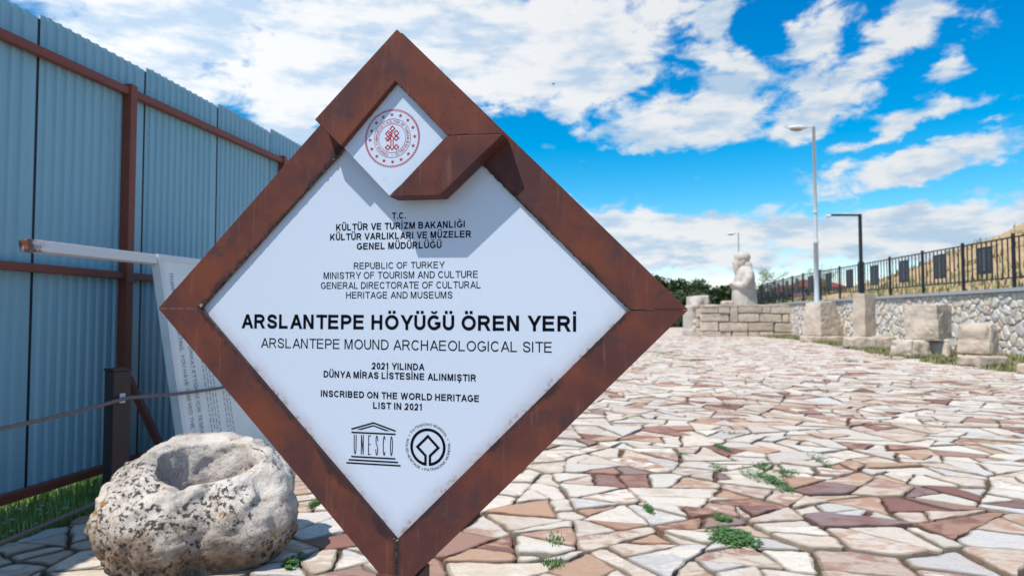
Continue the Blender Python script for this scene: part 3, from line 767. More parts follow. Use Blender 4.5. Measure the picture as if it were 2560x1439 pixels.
# ------------------------------------------------------------ text tools
class Print:                  # flat printed shapes in the x-z plane
    def __init__(s): s.v = []; s.f = []
    def add(s, vs, fs): o = len(s.v); s.v += vs; s.f += [tuple(i + o for i in f) for f in fs]
    def poly(s, pts): s.add([tuple(p) for p in pts], [tuple(range(len(pts)))])
    def seg(s, p, q, w, ext=0.0):
        dx, dy = q[0] - p[0], q[1] - p[1]; L = math.hypot(dx, dy) or 1; dx /= L; dy /= L
        p = (p[0] - dx * ext, p[1] - dy * ext); q = (q[0] + dx * ext, q[1] + dy * ext); nx_, ny_ = -dy * w / 2, dx * w / 2
        s.poly([(p[0] + nx_, p[1] + ny_), (p[0] - nx_, p[1] - ny_), (q[0] - nx_, q[1] - ny_), (q[0] + nx_, q[1] + ny_)])
    def path(s, pts, w):      # mitred stroke
        n = len(pts); L = []; R = []
        for i in range(n):
            a = Vector(pts[max(i - 1, 0)]); b_ = Vector(pts[i]); c = Vector(pts[min(i + 1, n - 1)])
            d1 = (b_ - a).normalized() if i else (c - b_).normalized(); d2 = (c - b_).normalized() if i < n - 1 else d1
            n1 = Vector((-d1.y, d1.x)); n2 = Vector((-d2.y, d2.x)); m = (n1 + n2).normalized(); k = w / 2 / max(0.35, m.dot(n1))
            L.append(tuple(b_ + m * k)); R.append(tuple(b_ - m * k))
        s.add(L + R, [(i, n + i, n + i + 1, i + 1) for i in range(n - 1)])
    def ring(s, cx, cz, r, w, a0=0, a1=360, n=96):
        pts = [(cx + r * math.cos(math.radians(a0 + (a1 - a0) * i / n)), cz + r * math.sin(math.radians(a0 + (a1 - a0) * i / n))) for i in range(n + 1)]
        s.path(pts, w)
    def disc(s, cx, cz, r, n=16): s.poly([(cx + r * math.cos(2 * PI * i / n), cz + r * math.sin(2 * PI * i / n)) for i in range(n)])
    def star(s, cx, cz, r, rot=0):
        pts = []
        for i in range(10):
            a = math.radians(90 + rot + 36 * i); q = r if i % 2 == 0 else r * 0.40; pts.append((cx + q * math.cos(a), cz + q * math.sin(a)))
        c = len(s.v); s.v += [(cx, cz)] + pts; s.f += [(c, c + 1 + i, c + 1 + (i + 1) % 10) for i in range(10)]
    def obj(s, name, mat, parent, y):
        me = bpy.data.meshes.new(name); me.from_pydata([(x, y, z) for x, z in s.v], [], s.f); me.materials.append(mat); return link(name, me, parent)

GW = dict(A=.93, B=.80, C=.90, D=.85, E=.76, F=.70, G=.94, H=.79, K=.86, L=.67, M=.93, N=.79, O=.99, P=.78, R=.86, S=.81, T=.82, U=.79, V=.91, W=1.28, Y=.90, Z=.77)
GW.update({'0': .64, '1': .36, '2': .66})
BASE = {'Ü': 'U', 'Ö': 'O', 'İ': 'I', 'Ğ': 'G', 'Ş': 'S', 'Ç': 'C'}
def arcp(cx, cz, rx, rz, a0, a1, n=16): return [(cx + rx * math.cos(math.radians(a0 + (a1 - a0) * i / n)), cz + rz * math.sin(math.radians(a0 + (a1 - a0) * i / n))) for i in range(n + 1)]
SP_ = [(.96, .72), (.90, .87), (.72, .975), (.50, 1.0), (.27, .98), (.10, .88), (.05, .74), (.13, .62), (.32, .55), (.55, .50), (.80, .43), (.95, .32), (.97, .19), (.89, .07), (.71, .01), (.50, 0), (.27, .02), (.09, .13), (.02, .30)]
TW = [(.04, .72), (.10, .88), (.28, .985), (.50, 1.0), (.75, .96), (.93, .84), (.93, .68), (.82, .52), (.50, .27), (.20, .09), (.03, 0), (1, 0)]
def glyph(ch, w, W=None):
    """plain sans capital drawn as strokes of weight w, capital height 1; gives a Print and its advance width"""
    P = Print(); b_ = BASE.get(ch, ch); k = w
    if ch == ' ': return P, .39
    if b_ == '.': P.poly([(.07, 0), (.07 + k * 1.05, 0), (.07 + k * 1.05, k * 1.05), (.07, k * 1.05)]); return P, .39 if w < .15 else .42
    if b_ == 'I': Wd = k
    else: Wd = W or GW[b_] + (k - .12) * .5
    m = lambda p: (k / 2 + p[0] * (Wd - k), k / 2 + p[1] * (1 - k))
    def path(pts): P.path([m(p) for p in pts], k)
    def bar(x, z0=0.0, z1=1.0): X = m((x, 0))[0]; P.poly([(X - k / 2, z0), (X + k / 2, z0), (X + k / 2, z1), (X - k / 2, z1)])
    def hbar(z, x0=0.0, x1=1.0, t=.92): Zc = m((0, z))[1]; kk = k * t; P.poly([(x0 * Wd, Zc - kk / 2), (x1 * Wd, Zc - kk / 2), (x1 * Wd, Zc + kk / 2), (x0 * Wd, Zc + kk / 2)])
    def diag(x0, z0, x1, z1, t=1.0):
        X0, X1 = k / 2 + x0 * (Wd - k), k / 2 + x1 * (Wd - k); L = math.hypot(X1 - X0, z1 - z0); h = min(k * t / 2 * L / abs(z1 - z0), Wd * .5)
        P.poly([(X0 - h, z0), (X0 + h, z0), (X1 + h, z1), (X1 - h, z1)])
    c = b_
    if c == 'A': diag(0.0, 0, .5, 1); diag(1.0, 0, .5, 1); hbar(.29, .2, .8)
    elif c == 'B': bar(0); path([(0, 1), (.62, 1)] + arcp(.62, .765, .30, .235, 90, -90, 10)[1:] + [(0, .53)]); path([(0, .53), (.66, .53)] + arcp(.66, .265, .34, .265, 90, -90, 10)[1:] + [(0, 0)])
    elif c == 'C': path(arcp(.52, .5, .52, .5, 40, 320, 28))
    elif c == 'D': bar(0); path([(0, 1), (.42, 1)] + arcp(.42, .5, .58, .5, 90, -90, 18)[1:] + [(0, 0)])
    elif c == 'E': bar(0); hbar(1); hbar(.53, 0, .94); hbar(0)
    elif c == 'F': bar(0); hbar(1); hbar(.51, 0, .88)
    elif c == 'G': path(arcp(.5, .5, .5, .5, 42, 308, 26) + [(.97, .20), (.97, .44)]); hbar(.44, .56, .985)
    elif c == 'H': bar(0); bar(1); hbar(.53)
    elif c == 'I': P.poly([(0, 0), (k, 0), (k, 1), (0, 1)])
    elif c == 'K': bar(0); diag(.10, .30, .95, 1); diag(.98, 0, .40, .60)
    elif c == 'L': bar(0); hbar(0)
    elif c == 'M': bar(0); bar(1); diag(.08, 1, .5, 0, .9); diag(.92, 1, .5, 0, .9)
    elif c == 'N': bar(0); bar(1); diag(.02, 1, .98, 0, .95)
    elif c in 'O0': path(arcp(.5, .5, .5, .5, 0, 360, 36))
    elif c == 'P': bar(0); path([(0, 1), (.58, 1)] + arcp(.58, .72, .42, .28, 90, -90, 12)[1:] + [(0, .44)])
    elif c == 'R': bar(0); path([(0, 1), (.56, 1)] + arcp(.56, .74, .36, .26, 90, -90, 12)[1:] + [(0, .48)]); diag(.99, 0, .56, .5)
    elif c == 'S': path(SP_)
    elif c == 'T': bar(.5); hbar(1)
    elif c == 'U': path([(0, 1.0), (0, .36)] + arcp(.5, .36, .5, .36, 180, 360, 18)[1:] + [(1, 1.0)]); bar(0, .7, 1); bar(1, .7, 1)
    elif c == 'V': diag(.5, 0, 0, 1); diag(.5, 0, 1, 1)
    elif c == 'W': diag(.26, 0, 0, 1, .95); diag(.26, 0, .5, 1, .95); diag(.74, 0, .5, 1, .95); diag(.74, 0, 1, 1, .95)
    elif c == 'Y': bar(.5, 0, .46); diag(.5, .38, 0.0, 1); diag(.5, .38, 1.0, 1)
    elif c == 'Z': hbar(1, .04, .98); hbar(0); diag(.04, .03, .93, .97)
    elif c == '1': bar(1); diag(.0, .72, 1.0, .98, .8)
    elif c == '2': path(TW)
    q = k * 1.0; cx = Wd / 2; z0 = 1.085
    if ch in 'ÜÖ':
        for sx in (-1, 1): X = cx + sx * .17; P.poly([(X - q / 2, z0), (X + q / 2, z0), (X + q / 2, z0 + q * .95), (X - q / 2, z0 + q * .95)])
    if ch == 'İ': P.poly([(cx - q / 2, z0), (cx + q / 2, z0), (cx + q / 2, z0 + q * .95), (cx - q / 2, z0 + q * .95)])
    if ch == 'Ğ': P.path(arcp(cx, 1.30, .19, .16, 190, 350, 10), k * .62)
    if ch in 'ŞÇ': P.path([(cx, 0), (cx, -.07), (cx + .09, -.12), (cx + .06, -.21), (cx - .09, -.22)], k * .55)
    sb = .035 if c in 'AVYT' else (.06 if c in 'CGOSZKWDPRU0212' else .085)
    sb = sb * 1.25
    if c == '1': return P, Wd + 2 * .13
    return P, Wd + 2 * sb
def lay(body, w):
    x = 0; out = []
    for ch in body: P, a = glyph(ch, w); out.append((ch, P, x, a)); x += a
    xs = [v[0] + o for ch, P, o, a in out for v in P.v]
    return out, min(xs), max(xs)
def line_print(body, x0, x1, zb, cap, w):
    out, a, b_ = lay(body, w); sx = (x1 - x0) / (b_ - a); R = Print()
    for ch, P, o, ad in out:
        sh = (ad - (max(v[0] for v in P.v) + 0)) / 2 if False else 0
        R.add([(x0 + (v[0] + o - a) * sx, zb + v[1] * cap) for v in P.v], P.f)
    return R
def line(parent, body, x0, x1, zb, cap, mat, y=0.0, w=0.12, name='lettering'):
    return line_print(body, x0, x1, zb, cap, w).obj(name, mat, parent, y)
def arc_text(body, cx, cz, r, a0, a1, cap, w=0.12, inward=False):
    out, a_, b_ = lay(body, w); tot = b_ - a_; vs = []; fs = []; sx = abs(math.radians(a1 - a0)) * r / tot
    for ch, P, o, ad in out:
        if not P.v: continue
        mx = (min(v[0] for v in P.v) + max(v[0] for v in P.v)) / 2
        a = math.radians(a0 + (a1 - a0) * (o + mx - a_) / tot); rot = a - PI / 2 if not inward else a + PI / 2; n0 = len(vs)
        for (vx, vz) in P.v:
            x = (vx - mx) * sx; z = vz * cap
            vs.append((cx + r * math.cos(a) + x * math.cos(rot) - z * math.sin(rot), cz + r * math.sin(a) + x * math.sin(rot) + z * math.cos(rot)))
        fs += [tuple(i + n0 for i in f) for f in P.f]
    return vs, fs

# ------------------------------------------------------------ the diamond sign
sign = link('information_sign', None); sign.matrix_world = Matrix.Translation((-0.3026, 1.8269, 1.3193)) @ Matrix((
    (0.97469, 0.22354, 0.00399), (-0.22352, 0.97469, -0.00490), (-0.00499, 0.00389, 0.99998))).to_4x4()
tag(sign, 'white diamond shaped heritage site sign in a thick rusty steel frame', 'sign')
XZ = Matrix(((1, 0, 0, 0), (0, 0, -1, 0), (0, 1, 0, 0), (0, 0, 0, 1)))     # prism z -> -y (towards the viewer)
def plate(name, poly, n0, n1, mat, parent, bevel=0.0):
    mb = MB(); mb.prism(poly, n0, n1, XZ); return mb.obj(name, mat, parent, bevel=bevel)
D_, I_ = 0.75, 0.609
O = [(0, D_), (D_, 0), (0, -D_), (-D_, 0)]; N_ = [(0, I_), (I_, 0), (0, -I_), (-I_, 0)]
for k in range(4):
    a, b_ = O[k], O[(k + 1) % 4]; c, d = N_[(k + 1) % 4], N_[k]
    e = 0.0008                # hairline mitre joint
    def sh(p, q): L = math.hypot(q[0] - p[0], q[1] - p[1]); return (p[0] + (q[0] - p[0]) * e / L, p[1] + (q[1] - p[1]) * e / L)
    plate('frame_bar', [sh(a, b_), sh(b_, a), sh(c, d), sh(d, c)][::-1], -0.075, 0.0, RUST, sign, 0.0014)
J = 0.63
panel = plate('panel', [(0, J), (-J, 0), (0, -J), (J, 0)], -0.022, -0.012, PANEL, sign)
plate('back_plate', [(0, J), (-J, 0), (0, -J), (J, 0)], -0.070, -0.066, RUST, sign)
# header: three bars and the small emblem plate
T_, L_, L2, R_ = (0.012, 0.732), (-0.221, 0.507), (-0.143, 0.431), (0.3005, 0.4385)
iT, iR, tL, tR = (0.0095, 0.594), (0.1525, 0.444), (-0.0045, 0.2905), (0.1345, 0.289)
for pl in ([T_, L_, L2, iT, iR, R_], [R_, iR, tL, tR]): plate('header_bar', pl, 0.0012, 0.063, RUST, sign, 0.0022)
eplate = plate('emblem_plate', [(0.009, 0.606), (-0.1505, 0.4385), (-0.0128, 0.298), (0.165, 0.4465)], 0.0385, 0.0430, PLATE, sign)
plate('emblem_backing', [(0.009, 0.590), (-0.139, 0.4385), (-0.012, 0.312), (0.14, 0.4465)], 0.002, 0.037, WELD, sign)
# post
P_ = MB(); P_.box(-0.052, 0.058, 0.005, 0.100, -1.40, -0.700); P_.obj('post', RUST, sign, bevel=0.003)
P_ = MB(); P_.box(-0.056, 0.046, -0.004, 0.0035, -1.38, -0.7005); P_.obj('post_face_plate', RUST, sign, bevel=0.002)
P_ = MB(); P_.box(-0.16, 0.16, -0.12, 0.20, -1.315, -1.300); P_.obj('base_plate', RUST, sign, bevel=0.003)
# weld beads and torn sealant at joints
def bead(pts, r, mat, name='weld_bead', seed=0):
    mb = MB(); q = []; rr = []
    pts = [Vector((p[0], -p[2], p[1])) for p in pts]
    for a, b_ in zip(pts, pts[1:]):
        k = max(2, int((b_ - a).length / 0.004))
        for i in range(k):
            p = a.lerp(b_, i / k); v = noise.noise_vector(p * 130 + Vector((seed, 0, 0))) * r * 0.7
            q.append(p + v); rr.append(r * (0.55 + 0.8 * abs(noise.noise(p * 220))))
    q.append(pts[-1]); rr.append(r * 0.3); mb.tube(q, rr, 6); mb.obj(name, mat, sign, smooth=True)
bead([(-0.75 + .03, 0.0, 0.0005), (-0.62, 0.002, 0.0005)], 0.0006, WELD)
bead([(0.612, 0.002, 0.001), (0.665, 0.0, 0.001)], 0.0016, WELD, seed=2); bead([(0.665, 0.0, 0.0005), (0.74, 0, 0.0005)], 0.0007, WELD, seed=4)
bead([(0.155, 0.444, 0.064), (0.205, 0.447, 0.064)], 0.0008, WELD, seed=3)
bead([(-0.606, 0.004, -0.004), (-0.30, 0.309, -0.004), (-0.16, 0.447, -0.004)], 0.0045, WELD, seed=5)
bead([(0.19, 0.417, -0.006), (0.606, 0.003, -0.006)], 0.0030, WELD, seed=6)
bead([(-0.607, -0.003, -0.005), (-0.45, -0.160, -0.005)], 0.0026, WELD, seed=7)
bead([(0.604, -0.006, -0.003), (0.32, -0.292, -0.004)], 0.0020, WELD, seed=8)
bead([(-0.02, -0.600, -0.005), (0, -0.612, -0.001), (0.016, -0.598, -0.005)], 0.004, CAULK, 'sealant', 9)
bead([(-0.607, 0.003, 0.0), (-0.600, 0.012, 0.001), (-0.612, 0.010, 0.001)], 0.0022, CAULK, 'sealant', 10)
bead([(0.600, -0.006, -0.004), (0.585, -0.022, -0.006)], 0.0022, CAULK, 'sealant', 11)
bead([(0.0, -0.606, 0.0008), (0.001, -0.745, 0.0008)], 0.0022, WELD, seed=12)
bead([(-0.143, 0.438, 0.049), (-0.060, 0.524, 0.049), (0.006, 0.594, 0.049)], 0.0042, WELD, seed=13)
bead([(-0.146, 0.440, 0.055), (-0.137, 0.449, 0.056)], 0.0040, CAULK, 'sealant', 14)
bead([(-0.125, 0.455, 0.050), (-0.108, 0.474, 0.050)], 0.0020, CAULK, 'sealant', 15)
bead([(-0.045, 0.541, 0.053), (-0.034, 0.552, 0.053)], 0.0016, CAULK, 'sealant', 16)
bead([(0.014, 0.590, 0.048), (0.150, 0.450, 0.048)], 0.0030, WELD, seed=17)
bead([(0.134, 0.609, 0.045), (0.166, 0.577, 0.045)], 0.0030, WELD, seed=18)

yT = 0.012 - 0.0006          # just in front of the panel face (local -y towards the viewer)
B1 = 0.205; R1 = 0.142
for body, x0, x1, zb, cap, bold in [
    ('T.C.', -0.0270, 0.0125, 0.2432, 0.0178, B1), ('KÜLTÜR VE TURİZM BAKANLIĞI', -0.1924, 0.1788, 0.2154, 0.0185, B1),
    ('KÜLTÜR VARLIKLARI VE MÜZELER', -0.2099, 0.1966, 0.1888, 0.0185, B1), ('GENEL MÜDÜRLÜĞÜ', -0.1297, 0.1148, 0.1619, 0.0185, B1),
    ('REPUBLIC OF TURKEY', -0.1378, 0.1239, 0.1088, 0.0178, R1), ('MINISTRY OF TOURISM AND CULTURE', -0.2281, 0.2151, 0.0824, 0.0185, R1),
    ('GENERAL DIRECTORATE OF CULTURAL', -0.2362, 0.2229, 0.0549, 0.0185, R1), ('HERITAGE AND MUSEUMS', -0.1594, 0.1457, 0.0285, 0.0182, R1),
    ('ARSLANTEPE HÖYÜĞÜ ÖREN YERİ', -0.4817, 0.4746, -0.0560, 0.0400, 0.212), ('ARSLANTEPE MOUND ARCHAEOLOGICAL SITE', -0.4186, 0.4120, -0.1100, 0.0272, 0.125),
    ('2021 YILINDA', -0.0834, 0.0696, -0.1628, 0.0180, B1), ('DÜNYA MİRAS LİSTESİNE ALINMIŞTIR', -0.2239, 0.2125, -0.1884, 0.0182, B1),
    ('INSCRIBED ON THE WORLD HERITAGE', -0.2316, 0.2204, -0.2415, 0.0180, B1), ('LIST IN 2021', -0.0762, 0.0627, -0.2689, 0.0180, B1)]:
    line(panel, body, x0, x1, zb, cap, INK, yT, bold)
# temple logo
pr = Print(); cxl = -0.0749
pr.path([(-0.1390, -0.3262), (cxl, -0.3068), (-0.0108, -0.3262)], 0.0040)
pr.poly([(-0.1240, -0.3268), (cxl, -0.3126), (cxl, -0.3158), (-0.110, -0.3268)]); pr.poly([(cxl, -0.3126), (-0.0262, -0.3268), (-0.040, -0.3268), (cxl, -0.3158)])
pr.seg((-0.1388, -0.3347), (-0.0108, -0.3347), 0.0040)
for x0, x1, z in ((-0.1385, -0.0106, -0.3997), (-0.1460, -0.0030, -0.4088), (-0.1530, 0.0044, -0.4173)): pr.seg((x0, z), (x1, z), 0.0040)
pr.obj('temple_logo', INK, panel, yT)
for i, ch in enumerate('UNESCO'):
    xc = -0.1275 + i * 0.02106; G_, _ = glyph(ch, 0.043, 0.150); R2 = Print()
    x_lo, x_hi = min(v[0] for v in G_.v), max(v[0] for v in G_.v)
    R2.add([(xc + (v[0] - (x_lo + x_hi) / 2) * 0.0524, -0.3928 + v[1] * 0.0524) for v in G_.v], G_.f); R2.obj('lettering', INK, panel, yT)
# world heritage logo
pr = Print(); hx, hz = 0.0807, -0.3643
w_ = 0.0073; gp_ = 0.0062
r_ = 0.0456
a_ = math.degrees(math.asin(gp_ / r_))
pr.ring(hx, hz, r_, w_, -90 + a_ + 2, 270 - a_ - 2, 96)
pr.path([(hx - gp_, hz - r_ - 0.003), (hx - gp_, hz - 0.0225), (hx - 0.0293, hz - 0.0005), (hx, hz + 0.0285), (hx + 0.0293, hz - 0.0005), (hx + gp_, hz - 0.0225), (hx + gp_, hz - r_ - 0.003)], w_ * 0.92)
for a in (151, 22, 255.6): pr.disc(hx + 0.0597 * math.cos(math.radians(a)), hz + 0.0597 * math.sin(math.radians(a)), 0.0016, 10)
for body, a0, a1, inw, rr in (('PATRIMONIO MUNDIAL', 143, 29, False, 0.0560), ('WOLRD HERITAGE', 160, 249, True, 0.0625), ('PATRIMOINE MONDIAL', 261.5, 375, True, 0.0625)):
    pr.add(*arc_text(body, hx, hz, rr, a0, a1, 0.0070, 0.12, inw))
pr.obj('heritage_logo', INK, panel, yT)
# ministry emblem on the small plate
pr = Print(); ex, ez = -0.0058, 0.4494; k = 0.0001607
pr.ring(ex, ez, 320 * k, 7 * k); pr.ring(ex, ez, 238 * k, 7 * k)
for i in range(92):           # rope ring
    a = 2 * PI * i / 92; b_ = a + 0.052
    pr.seg((ex + 452 * k * math.cos(a), ez + 452 * k * math.sin(a)), (ex + 482 * k * math.cos(b_), ez + 482 * k * math.sin(b_)), 15 * k, 2 * k)
for i in range(16):
    a = math.radians(90 + 1.5 + 22.5 * i); pr.star(ex + 392 * k * math.cos(a), ez + 392 * k * math.sin(a), 37 * k, 0)
pr.add(*arc_text('TÜRKİYE CUMHURİYETİ KÜLTÜR VE TURİZM BAKANLIĞI', ex, ez, 257 * k, 258, -78, 42 * k, 0.15))
pr.disc(ex, ez - 283 * k, 9 * k)
def kn(pts, w=17): pr.path([(ex + (x - 838) * k, ez - (y - 735) * k) for x, y in pts], w * k)
kn([(815, 640), (880, 575), (838, 533), (798, 575), (845, 622)])
kn([(870, 655), (960, 745)]); kn([(838, 690), (735, 780)])
kn([(815, 650), (768, 607), (722, 655), (815, 750), (815, 862)]); kn([(862, 650), (908, 607), (952, 655), (855, 750), (855, 862)])
kn([(800, 680), (722, 735), (765, 775), (805, 735)]); kn([(878, 680), (952, 735), (908, 775), (868, 735)])
kn([(800, 690), (845, 645)]); kn([(760, 640), (860, 720)])
kn([(815, 862), (762, 925), (718, 885), (762, 842), (838, 925), (912, 842), (952, 885), (908, 925), (855, 862)])
pr.obj('ministry_emblem', REDINK, eplate, -0.0430 - 0.0005)

# ------------------------------------------------------------ stone basin
def build_basin():
    t = thing('stone_basin', 'rounded lichen covered stone mortar with a hollow top, beside the rusty sign', 'stone basin', (-1.70, 3.75, 0))
    prof = [(0.05, -0.04), (0.66, -0.04), (0.80, 0.0), (0.90, 0.07), (0.97, 0.15), (1.0, 0.24), (0.98, 0.32), (0.91, 0.40), (0.80, 0.460), (0.68, 0.50), (0.56, 0.512),
            (0.505, 0.490), (0.490, 0.42), (0.485, 0.34), (0.475, 0.26), (0.43, 0.215), (0.26, 0.205), (0.12, 0.275), (0.0, 0.272)]
    # resample
    P = []
    for (a, b_) in zip(prof, prof[1:]):
        for i in range(5): s = i / 5; P.append((a[0] + (b_[0] - a[0]) * s, a[1] + (b_[1] - a[1]) * s))
    P.append(prof[-1]); NT_ = 144; vs = []; fs = []
    for j, (r, z) in enumerate(P):
        inner = j > 53
        for i in range(NT_):
            a = 2 * PI * i / NT_; c, s = math.cos(a), math.sin(a)
            # lumpy plan outline, more polygonal than round
            out = 1 + 0.06 * math.cos(3 * a + 0.6) + 0.045 * math.cos(5 * a + 2.0) + 0.02 * math.cos(8 * a)
            inn = 1 + 0.07 * math.cos(2 * a + 0.5) + 0.05 * math.cos(3 * a - 0.8)
            w = min(1, max(0, (j - 40) / 14)); m = out * (1 - w) + inn * w
            x = r * m * c * 0.515; y = r * m * s * 0.47
            ox = 0.065 * w; oy = -0.035 * w
            zz = z
            tilt = max(0.0, min(1, (z - 0.1) / 0.35))
            zz += tilt * (0.150 * (y / 0.47) + 0.020)
            if w > 0.3 and r > 0.4: zz -= 0.05 * math.exp(-((a - 4.62) / 0.10) ** 2) * (1 if r < 0.6 else 0.2)
            p = Vector((x + ox, y + oy, zz))
            amp = 0.055 if not inner else 0.020
            k = fbm(p, 2.6, 3, 4.0) * amp * 0.75 + fbm(p, 9, 5, 1.0) * (0.028 if not inner else 0.012) + abs(fbm(p, 5.5, 4, 7.0)) * -0.034 + 0.010
            d = Vector((c, s, 0.35 if not inner else 0.5)).normalized()
            if zz < 0.02: k *= 0.4
            vs.append(p + d * k * (1 if r > 0.03 else 0))
    n = len(P)
    for j in range(n - 1):
        for i in range(NT_): fs.append((j * NT_ + i, j * NT_ + (i + 1) % NT_, (j + 1) * NT_ + (i + 1) % NT_, (j + 1) * NT_ + i))
    fs.append(tuple(range(NT_))[::-1]); fs.append(tuple(range((n - 1) * NT_, n * NT_)))
    mb = MB(); mb.add(vs, fs); mb.obj('basin_body', BASIN, t, smooth=True)
    mb = MB(); mb.prism([(0.065 + 0.235 * math.cos(2 * PI * i / 40), -0.035 + 0.20 * math.sin(2 * PI * i / 40)) for i in range(40)], 0.285, 0.292); mb.obj('water', WATER, t)
build_basin()

# ------------------------------------------------------------ fallen white board on its side
def build_board():
    TL = Vector((-2.61, 5.0, 1.755)); BL = Vector((-2.315, 4.98, 0.0)); dn = (BL - TL); H = dn.length; dn.normalize()
    e = fdir.copy(); e = (e - dn * e.dot(dn)).normalized(); nn = e.cross(-dn).normalized()   # towards the paving
    if nn.x < 0: nn = -nn
    # local: x along the board, z up the board, -y out of its face
    M = Matrix((( e.x, -nn.x, -dn.x, BL.x), (e.y, -nn.y, -dn.y, BL.y), (e.z, -nn.z, -dn.z, BL.z), (0, 0, 0, 1)))
    t = thing('fallen_notice_board', 'white visitor notice board lying on its side, leaning behind the stone basin', 'notice board')
    t.matrix_world = M; W = 1.6
    mb = MB(); mb.box(0.0, W, 0.0, 0.055, 0.0, H); mb.obj('board', BOARD, t, bevel=0.003)
    for (x0, x1, z0, z1) in ((0.0, 0.045, 0.046, H - 0.046), (W - 0.045, W, 0.046, H - 0.046), (0.0, W, 0.0, 0.045), (0.0, W, H - 0.045, H)):
        mb = MB(); mb.box(x0, x1, -0.010, -0.0005, z0, z1); mb.obj('edge_frame', WHITE, t, bevel=0.002)
    mb = MB(); L = 1.14
    mb.box(-0.03, 0.03, 0, L, -0.034, 0.034)
    o = mb.obj('support_leg', WTUBE, t, bevel=0.004)
    W2 = Matrix.Translation(TL - e * (L + 0.004) - nn * 0.03 + dn * 0.036) @ Matrix(((nn.x, e.x, -dn.x, 0), (nn.y, e.y, -dn.y, 0), (nn.z, e.z, -dn.z, 0), (0, 0, 0, 1)))
    o.matrix_parent_inverse = Matrix.Identity(4); o.matrix_local = M.inverted() @ W2
    def vline(body, xb, z0, z1, cap, w=0.15, mat=INK):
        R3 = line_print(body, 0, z0 - z1, 0, cap, w); me = bpy.data.meshes.new('lettering')
        me.from_pydata([(xb + z, -0.0012, z0 - x) for x, z in R3.v], [], R3.f); me.materials.append(mat); link('lettering', me, t)
    vline('THANK YOU FOR VISITING. YOU HAVE OBEYED THE VISITOR RULES', 0.115, H - 0.13, 0.10, 0.044, 0.13, SMALLP2)
    vline('KURALLARA DİKKAT ETTİĞİNİZ İÇİN TEŞEKKÜR EDERİZ', 0.225, H - 0.40, 0.13, 0.044, 0.13, SMALLP2)
    for k_ in range(7):
        xb = 0.37 + 0.040 * k_ + (0.07 if k_ > 3 else 0); pr = Print(); z = H - 0.35
        while z > 0.10 + (0.25 if k_ in (1, 3) else 0) + 0.1 * random.random():
            l = random.uniform(0.015, 0.05); pr.poly([(xb, z), (xb + 0.011, z), (xb + 0.011, z - l), (xb, z - l)]); z -= l + 0.013
        pr.obj('small_print', SMALLP, t, -0.0012)
SMALLP = flat('faded_print', (0.26, 0.31, 0.34), 0.6); SMALLP2 = flat('faded_lettering', (0.07, 0.10, 0.13), 0.6)
build_board()

# ------------------------------------------------------------ retaining wall, coping, railing
WH = 2.06
wall = thing('retaining_wall', 'long rubble stone retaining wall under the black railing', 'wall', (15.4, 20.5, 0))
WO = Vector((15.4, 20.5, 0))
WY = [2, 12, 20.5, 28, 34, 40.6, 47, 53.6, 66]
mb = MB(); n = len(WY)
vs = []
for y in WY: x = xwall(y); vs += [(x, y, -0.1), (x, y, WH), (x + 0.6, y, WH), (x + 0.6, y, -0.1)]
fs = [(4 * i + a, 4 * i + 4 + a, 4 * i + 4 + b_, 4 * i + b_) for i in range(n - 1) for a, b_ in ((0, 1), (1, 2), (2, 3))]
mb.add([Vector(v) - WO for v in vs], [f[::-1] for f in fs] + [(0, 1, 2, 3), (4 * n - 4, 4 * n - 1, 4 * n - 2, 4 * n - 3)]); mb.obj('wall_core', MORTAR, wall)
RT = [(0.77, 0.70, 0.60), (0.80, 0.74, 0.66), (0.66, 0.60, 0.54), (0.75, 0.65, 0.52), (0.79, 0.72, 0.62), (0.68, 0.54, 0.42), (0.58, 0.54, 0.50)]
wst = []
for poly, c in cells(2, 60, 0.0, WH + 0.2, 0.27, lambda x, y: True, 0.4, 0.46):
    poly = clip(clip(poly, 0, 1, WH - 0.01), 0, -1, -0.01)
    if len(poly) < 3: continue
    poly = dedupe(poly, 0.03)
    if len(poly) < 3: continue
    if sum(poly[i][0] * poly[(i + 1) % len(poly)][1] - poly[(i + 1) % len(poly)][0] * poly[i][1] for i in range(len(poly))) < 0: poly = poly[::-1]
    poly = dedupe(inset(poly, random.uniform(0.006, 0.013)), 0.02)
    if len(poly) >= 3 and parea(poly) > 0.006: wst.append(poly)
def wscore(q):
    y = pcent(q)[0]
    return parea(q) / y ** 2 if xwall(y) / y < 0.765 else 0
worder = sorted(range(len(wst)), key=lambda i: -wscore(wst[i])); wsingle = set(worder[:280])
rest = MB()
